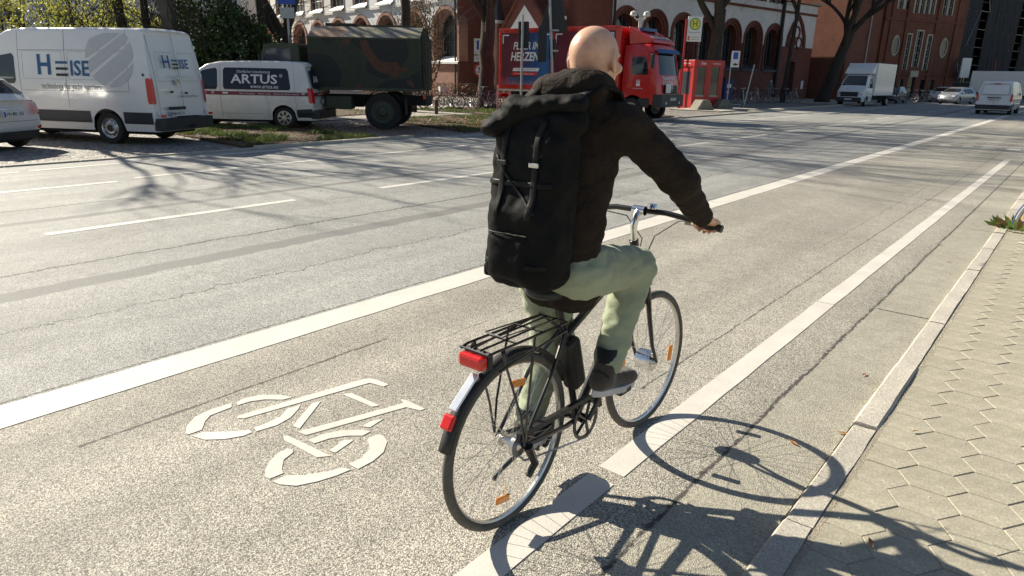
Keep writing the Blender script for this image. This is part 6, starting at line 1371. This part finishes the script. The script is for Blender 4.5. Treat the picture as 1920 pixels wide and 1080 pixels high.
# signs face -Y in their local frame
t = post((-25.75, 28.6, 0), 3.6, 'post with blue parking sign and speed limit disc behind the tree trunk', rz=R(50))
p = MB().bx(-.42, .30, -.06, -.045, 2.75, 3.55).build('parking_sign', 'plate_white', t); MB().bx(-.28, .16, -.068, -.0605, 3.0, 3.45).build('blue_field', 'sign_blue', p); lettering('P', lambda x, y: (-.06+x, -.072, 3.23+y), 'print_white', p, .5, bold=.02)
p2 = MB().bx(-.42, .30, -.06, -.045, 2.38, 2.70).build('note_sign', 'plate_white', t); lettering('nur mit Ausweis', lambda x, y: (-.06+x, -.063, 2.54+y), 'print_black', p2, .09, width=.55)
p3 = MB().lathe([(.001, -.06), (.38, -.06), (.38, -.045), (.001, -.045)], (-.06, 0, 1.95), 'y', 28).build('speed_sign', 'print_red', t); flat(p3, disc(0, .28, lambda a, b: (-.06+a, -.0635, 1.95+b)), 'print_white', 'white_field'); lettering('30', lambda x, y: (-.06+x, -.067, 1.95+y), 'print_black', p3, .38, bold=.02)
def signal(loc, rz, label, z=3.0, pole=True):
    t = post(loc, z+.75, label, 'traffic_signal', .05, rz, cat='traffic light')
    MB().bx(-.21, .21, .04, .24, z-.55, z+.5).build('backing_board', 'black_plastic', t, bevel=.02)
    for k in range(3):
        MB().lathe([(.10, .24), (.125, .25), (.125, .42), (.118, .42), (.10, .26)], (0, 0, z-.36+.33*k), 'y', 18).build('lens_hood', 'black_plastic', t); MB().lathe([(.001, .245), (.10, .245)], (0, 0, z-.36+.33*k), 'y', 18).build('lens', ['sign_green', 'orange_lens', 'red_lens'][k], t)
    return t
signal((-18.9, 23.5, 0), R(20), 'traffic light seen from behind in front of the fire truck poster', 3.35)
t = post((-15.6, 21.4, 0), 4.4, 'leaning grey pole with black triangular sign back right of the poster', 'sign_post', .05, R(25), (-.07, 0))
MB().prism([(-.66, 3.25), (.46, 3.25), (-.10, 4.95)], lambda a, b, d: (a-.05, d, b), .06, .075).build('warning_sign', 'black_plastic', t, bevel=.01); MB().bx(-.72, -.42, .05, .25, 2.2, 3.45).build('signal_head', 'black_plastic', t, bevel=.02); MB().bx(-.30, -.05, .05, .15, 2.3, 3.0).build('lower_sign', 'black_plastic', t)
for k in range(3): MB().lathe([(.08, .25), (.11, .25), (.11, .4)], (-.57, 0, 2.42+.4*k), 'y', 16).build('lens_hood', 'black_plastic', t)
for z in (2.6, 3.3): MB().bx(-.16, .06, -.06, .06, z-.03, z+.03).build('bracket', 'pole_grey', t)
# bus stop flag
t = post((-19.55, 39.7, 0), 5.1, 'bus stop flag with green H disc on yellow above the red booth', 'bus_stop_sign', .06, R(48), m='booth_red')
p = MB().bx(.08, .98, -.04, .0, 3.85, 5.25).build('flag', 'plate_white', t)
q = flat(p, disc(0, .34, lambda a, b: (.53+a, -.045, 4.83+b)), 'sign_green', 'green_disc'); flat(p, disc(0, .28, lambda a, b: (.53+a, -.048, 4.83+b)), 'sign_yellow', 'yellow_disc'); lettering('H', lambda x, y: (.53+x, -.052, 4.83+y), 'sign_green', p, .46, bold=.03)
lettering('Museumstraße', lambda x, y: (.53+x, -.045, 4.36+y), 'print_black', p, .1, width=.7)
for k in range(2): MB().bx(.14, .28, -.048, -.0405, 4.05-.12*k, 4.14-.12*k).build('line_badge', 'print_red', p); lettering('Altona', lambda x, y: (.62+x, -.045, 4.10-.12*k+y), 'print_black', p, .08, width=.5)
# red booth
def booth():
    t = thing('ticket_booth', 'red glazed hvv booth beside the front of the fire truck', 'booth', (-18.2, 40.4, .06), R(-8)); W_, D_, Hh = 2.0, 1.35, 2.75
    # local x to the right along the front (towards the far end), y into the booth
    t.rotation_euler = (0, 0, R(62))
    fr = MB()
    for x in (-W_/2, 0, W_/2):
        for y in ((0, D_) if x else (0,)): fr.bx(x-.07, x+.07, y-.05, y+.05, 0, Hh)
    fr.build('posts', 'booth_red', t, bevel=.01)
    rf = MB().bx(-W_/2-.1, W_/2+.1, -.1, D_+.1, Hh-.38, Hh).build('fascia', 'booth_red', t, bevel=.02); MB().bx(-W_/2-.02, W_/2+.02, -.02, D_+.02, -.06, .10).build('base', 'booth_red', t)
    for x0, x1 in ((-W_/2+.07, -.07), (.07, W_/2-.07)):
        MB().bx(x0, x1, .0, .012, .72, Hh-.38).build('glass_pane', 'glass_dark', t); MB().bx(x0, x1, -.02, .02, .10, .70).build('kick_panel', 'booth_red', t); MB().bx(x0, x1, -.03, .03, .68, .74).build('rail', 'zinc', t)
        for k in range(2): MB().bx(x0+(x1-x0)*.0, x0+.14, -.03, .03, .10, Hh-.38).build('door_stile', 'booth_red', t) if k == 0 else MB().bx(x1-.14, x1, -.03, .03, .10, Hh-.38).build('door_stile', 'booth_red', t)
    for s in (-1, 1): MB().bx(s*W_/2-.03, s*W_/2+.03, .05, D_-.05, .10, Hh-.38).build('side_panel', 'booth_red', t); MB().bx(s*(W_/2+.032)-.004, s*(W_/2+.032)+.004, .3, D_-.3, .8, 2.1).build('side_poster', 'paint_navy', t)
    MB().bx(-W_/2+.05, W_/2-.05, D_-.03, D_+.03, .10, Hh-.38).build('rear_panel', 'booth_red', t); MB().bx(-.6, .6, .5, 1.1, .1, 1.6).build('ticket_machine', 'paint_navy', t)
    lettering('hvv', lambda x, y: (-.45+x, -.105, Hh-.19+y), 'print_white', rf, .26, bold=.01); lettering('Fahrkarten', lambda x, y: (.5+x, -.105, Hh-.19+y), 'print_white', rf, .13)
    lettering('Fahrkarten', lambda x, y: (-W_/2-.105, .6-x, Hh-.19+y), 'print_white', rf, .15)
booth()
for i, (x, y) in enumerate(((-17.4, 38.2), (-17.5, 41.2))):
    o = MB().prism([(-.60, 0), (.60, 0), (.22, .60), (-.22, .60)], lambda a, b, d: (a, d, b), -.42, .42).build('concrete_block', 'concrete_block', bevel=.03); o.location = (x, y, 0); o.rotation_euler = (0, 0, R(58)); tag(o, ['nearer wedge-shaped concrete block in front of the red booth', 'further wedge-shaped concrete block beside the red booth'][i], 'block', 'concrete blocks by the booth')
MB().bx(-18.9, -15.9, 37.2, 43.0, 0, .06).build('kerb_island', 'kerb_granite')['kind'] = 'structure'
fk2 = MB().bx(-15.0, -14.6, 39, 66, 0, .12).build('far_kerb_line', 'kerb_granite'); fk2['kind'] = 'structure'
# lamp with two curved white arms
t = post((-20.1, 35.2, 0), 4.85, 'ornate white double street lamp rising behind the fire truck cab', 'street_lamp', .07, R(50), m='lamp_white', cat='lamp')
for s in (-1, 1):
    MB().tube([(0, 0, 4.8), (s*.16, 0, 4.75), (s*.3, 0, 4.85), (s*.38, 0, 5.0)], [.05, .05, .045, .04], 8).build('lamp_arm', 'lamp_white', t, smooth=True); MB().lathe([(.02, .16), (.16, .1), (.2, -.06), (.12, -.12), (.001, -.12)], (s*.38, 0, 5.05), 'z', 16).build('lamp_head', 'lamp_white', t, smooth=40)
t = post((-22.2, 14.6, 0), 4.9, 'grey post with blue sign panel above the minivan roof', 'sign_post', .04, R(40)); MB().bx(-.3, .3, -.05, -.03, 3.9, 4.9).build('blue_panel', 'sign_blue', t); MB().bx(-.25, .25, -.05, -.03, 3.45, 3.8).build('lower_panel', 'zinc', t)
t = post((-18.6, 44.6, 0), 3.3, 'parking sign post right of the red booth', 'sign_post', .035, R(52)); p = MB().bx(-.05, .55, -.05, -.03, 2.5, 3.5).build('sign_panel', 'plate_white', t); MB().bx(.08, .42, -.057, -.0505, 3.0, 3.42).build('blue_field', 'sign_blue', p); MB().prism([(.08, 2.68), (.3, 2.58), (.3, 2.64), (.46, 2.64), (.46, 2.72), (.3, 2.72), (.3, 2.78)], lambda a, b, d: (a, d, b), -.057, -.0505).build('arrow', 'print_black', p)
post((-17.7, 45.2, 0), 2.7, 'thin leaning metal pole standing on the shaded pavement', 'leaning_pole', .04, R(50), (.16, 0), cat='pole')
t = thing('ticket_machine', 'dark blue parking ticket machine on the shaded pavement', 'machine', (-20.0, 47.8, 0), R(50)); MB().bx(-.3, .3, -.2, .2, 0, 1.75).build('cabinet', 'meter_blue', t, bevel=.03); MB().bx(-.38, .38, -.28, .28, 1.75, 1.85).build('hood', 'black_plastic', t); MB().bx(-.15, .15, -.21, -.201, 1.2, 1.45).build('screen', 'plate_white', t); MB().bx(-.15, .05, -.21, -.201, .85, 1.0).build('slot_panel', 'zinc', t)
t = thing('kick_scooter', 'green and white rental kick scooter beside the blue machine', 'scooter', (-18.9, 46.9, 0), R(30))
MB().bx(-.45, .35, -.08, .08, .11, .16).build('deck', 'lamp_white', t, bevel=.02); MB().tube([(.4, 0, .14), (.5, 0, .3), (.36, 0, 1.12)], .03, 8).build('steering_column', 'scooter_green', t); MB().tube([(.36, -.25, 1.12), (.36, .25, 1.12)], .018, 8).build('handlebar', 'black_plastic', t)
for x in (-.5, .52): MB().lathe([(.001, -.03), (.10, -.03), (.11, 0), (.10, .03), (.001, .03)], (x, 0, .11), 'y', 18).build('wheel', 'rubber_dark', t)
for i, (x, y) in enumerate(((-22.3, 21.8), (-23.6, 20.6), (-24.2, 21.3))):
    o = MB().lathe([(.001, .62), (.06, .62), (.08, .58), (.08, 0), (.001, 0)], axis='z', n=14).build('bollard', 'wood_post', smooth=40); o.location = (x, y, .02); tag(o, ['short dark wooden bollard on the verge left of the tree trunk', 'wooden bollard right behind the camouflage truck rear wheel', 'furthest wooden bollard behind the camouflage truck'][i], 'bollard', 'wooden bollards on the verge')
t = thing('fence', 'low white picket fence between tree trunk and fire truck', 'fence', (-23.4, 27.2, 0), R(36))
for i in range(9): MB().bx(i*.30-.05, i*.30+.05, -.015, .015, 0, 1.05 if i % 4 else 1.25).build('picket', 'lamp_white', t)
for z in (.3, .8): MB().bx(-.1, 2.6, .016, .04, z, z+.07).build('rail', 'lamp_white', t)
t = thing('stone_slab', 'pair of white stone slabs on the grass before the poster', 'slab', (-19.6, 24.0, .05), R(30)); MB().bx(0, 1.9, -.2, .2, .0, .14).build('slab', 'stone_sill', t, bevel=.02); MB().bx(-.1, 1.7, -.85, -.5, .0, .10).build('slab', 'stone_sill', t, bevel=.02)
# parked bicycles: one prototype with parts, copied
mat('frame_blue', (.03, .06, .16), .35); mat('frame_white', (.75, .75, .73), .35); mat('frame_grey', (.25, .25, .26), .4); mat('frame_green', (.03, .16, .09), .4)
def proto():
    b, w1, w2 = bicycle('black bicycle in the rack left of the tree trunk', (0, 0, 0), 0, spokes=False, lean=.0)
    hb = MB(); hb.tube([(0, .848, .995), (0, .86, 1.12)], .015, 8); hb.tube([(-.30, .70, 1.10), (-.24, .82, 1.12), (0, .88, 1.12), (.24, .82, 1.12), (.30, .70, 1.10)], .013, 6); hb.build('handlebar', 'steel', b)
    for w in (w1, w2):
        s = MB()
        for i in range(14): a = 2*PI*i/14; s.tube([(0, 0, 0), (0, .315*math.cos(a), .315*math.sin(a))], .0022, 3)
        s.build('spokes', 'steel', w)['kind'] = 'stuff'
    r = MB()
    for s in (-1, 1): r.tube([(s*.06, .26, .76), (s*.06, -.2, .76)], .007, 5); r.tube([(s*.06, -.1, .76), (s*.07, 0, WR)], .006, 5)
    r.build('luggage_rack', 'black_metal', b); MB().lathe([(.02, -.01), (.095, -.01), (.095, .01), (.02, .01)], (.05, .45, .285), 'x', 20).build('chainring', 'steel', b)
    MB().tube([(-.15, .45, .16), (.0, .45, .285), (.15, .45, .41)], .01, 5).build('crank', 'steel', b); return b
pb = proto(); rngb = random.Random(77); first = True
FR = ['black_metal', 'frame_blue', 'frame_white', 'frame_grey', 'frame_green']
def park(x, y, rz, lean, col, label, group, z=0.02):
    global first
    o = pb if first else copy_tree(pb, None, {'black_metal': col} if col != 'black_metal' else None); first = False
    o.location = (x, y, z); o.rotation_euler = (0, lean, rz); o['label'] = label; o['group'] = group; return o
ordn = ['first', 'second', 'third', 'fourth', 'fifth', 'sixth', 'seventh', 'eighth', 'ninth', 'tenth', 'eleventh', 'twelfth']
for i in range(9):
    f = i/8; x, y = -27.2+f*3.9+.3*math.sin(i*2.1), 24.6+f*2.9
    park(x, y, R(150+rngb.uniform(-16, 16)+(40 if i < 3 else 0)), rngb.uniform(-.12, .12), FR[[0, 0, 1, 3, 0, 2, 0, 3, 1][i]], '%s bicycle from the left in the rack before the brown hedge' % ordn[i] if i != 5 else 'white bicycle with front basket turned towards the street', 'bicycles in the rack by the hedge')
    if i == 5: bskt = MB().bx(-.18, .18, .95, 1.25, .85, 1.1).build('basket', 'lamp_white', bpy.data.objects[[o for o in bpy.data.objects if o.get('label') == 'white bicycle with front basket turned towards the street'][0].name])
for i in range(7):
    park(-22.6+i*.30, 53.5+i*1.55, R(-95+rngb.uniform(-12, 12)), rngb.uniform(-.15, .15), FR[i % 4], '%s bicycle from the left in the shade along the arched facade' % ordn[i], 'bicycles along the arched facade')
for i in range(10):
    park(-13.9+i*.30, 77.0+i*.75, R(60+rngb.uniform(-25, 25)), rngb.uniform(-.2, .2), FR[(i*3) % 5], '%s bicycle from the box truck in the far bicycle row' % ordn[i], 'far row of bicycles before the orange brick house')
# passer-by in a grey coat
t = thing('person', 'passer-by with grey hair and long grey coat walking in the shade', 'person', (-20.9, 58.6, .02), R(-20))
bp_ = [('cap', (0, 0, 1.0), (0, .02, 1.40), .15, .16, (1.1, .8, 1)), ('cap', (0, 0, 1.02), (0, -.02, .62), .17, .22, (1, .8, 1)), ('cap', (0, .04, 1.45), (0, .07, 1.55), .055, .05), ('ell', (0, .08, 1.64), (.075, .09, .11), None), ('ell', (0, .165, 1.63), (.014, .02, .02), None)]
for s in (-1, 1):
    bp_ += [('cap', (s*.19, .02, 1.40), (s*.23, -.02+s*.05, 1.12), .06, .05), ('cap', (s*.23, -.02+s*.05, 1.12), (s*.22, .08+s*.1, .88), .048, .035), ('cap', (s*.22, .08+s*.1, .88), (s*.22, .10+s*.1, .78), .035, .022), ('cap', (s*.09, 0, .7), (s*.09, s*.12, .4), .08, .06), ('cap', (s*.09, s*.12, .4), (s*.09, s*.18-.03, .08), .055, .045), ('cap', (s*.09, s*.18-.04, .05), (s*.09, s*.18+.14, .04), .045, .035)]
    for q in range(4): bp_ += [('cap', (s*.22+(q-1.5)*.018, .10+s*.1, .79), (s*.22+(q-1.5)*.02, .115+s*.1, .70), .010, .008)]
    bp_ += [('cap', (s*.22-s*.03, .11+s*.1, .82), (s*.22-s*.05, .15+s*.1, .76), .011, .009)]
organic('body', bp_, .014, 'skin', t, k=.03)
co = [('cap', (0, 0, 1.0), (0, .02, 1.42), .165, .175, (1.15, .85, 1)), ('cap', (0, 0, 1.0), (0, -.02, .60), .18, .24, (1, .8, 1))]
for s in (-1, 1): co += [('cap', (s*.19, .02, 1.40), (s*.23, -.02+s*.05, 1.12), .075, .066), ('cap', (s*.23, -.02+s*.05, 1.12), (s*.22, .07+s*.1, .90), .062, .052)]
organic('coat', co, .016, 'coat_grey', t, k=.03, fold=.012); organic('hair', [('ell', (0, .055, 1.685), (.088, .095, .09), None), ('ell', (0, .02, 1.63), (.085, .06, .08), None)], .014, 'hair_grey', t)
# white hoop with plants on the right pavement
t = thing('hoop', 'striped white hoop rising from leaves on the kerb at the right edge', 'hoop', (-.13, 10.29, .03), R(35))
MB().lathe([(.40+.026*math.cos(a), .026*math.sin(a)) for a in [2*PI*i/10 for i in range(10)]], (0, 0, .06), 'y', 48, close=True).build('rim', 'frame_white', t, smooth=True); MB().lathe([(.372, -.012), (.372, .012), (.366, .012), (.366, -.012)], (0, 0, .06), 'y', 48, close=True).build('inner_stripe', 'print_red', t); MB().lathe([(.428, -.010), (.428, .010), (.424, .010), (.424, -.010)], (0, 0, .06), 'y', 48, close=True).build('outer_stripe', 'frame_blue', t)
t = thing('plant_pot', 'tuft of green leaves at the foot of the striped hoop', 'plant', (-.28, 10.15, .03)); rng = random.Random(31); lf = MB(); lf2 = MB()
for i in range(300):
    a = rng.uniform(0, 6.28); r0 = rng.uniform(0, .34); L = rng.uniform(.07, .17); el = rng.uniform(.15, 1.2); o = Vector((r0*math.cos(a)*1.4+.1, r0*math.sin(a), .02)); d = Vector((math.cos(a)*math.cos(el), math.sin(a)*math.cos(el), math.sin(el)))*L; w = d.orthogonal().normalized()*L*.17
    (lf if i % 5 else lf2).add([o, o+d*.5+w, o+d, o+d*.5-w], [(0, 1, 2, 3)])
lf.build('leaves', 'leaf_fresh', t, fixn=False); lf2.build('dead_leaves', 'dry_leaf', t, fixn=False); MB().lathe([(.001, .0), (.16, .0), (.19, .10), (.17, .10), (.15, .04), (.001, .04)], (.05, 0, 0), 'z', 20).build('bowl', 'frame_white', t, smooth=30)
sheet('paint_line', [(-.35, 9.2), (.9, 9.0), (.9, 9.07), (-.35, 9.27)], .036, 'road_paint', bpy.data.objects['pavement'], kind=None)
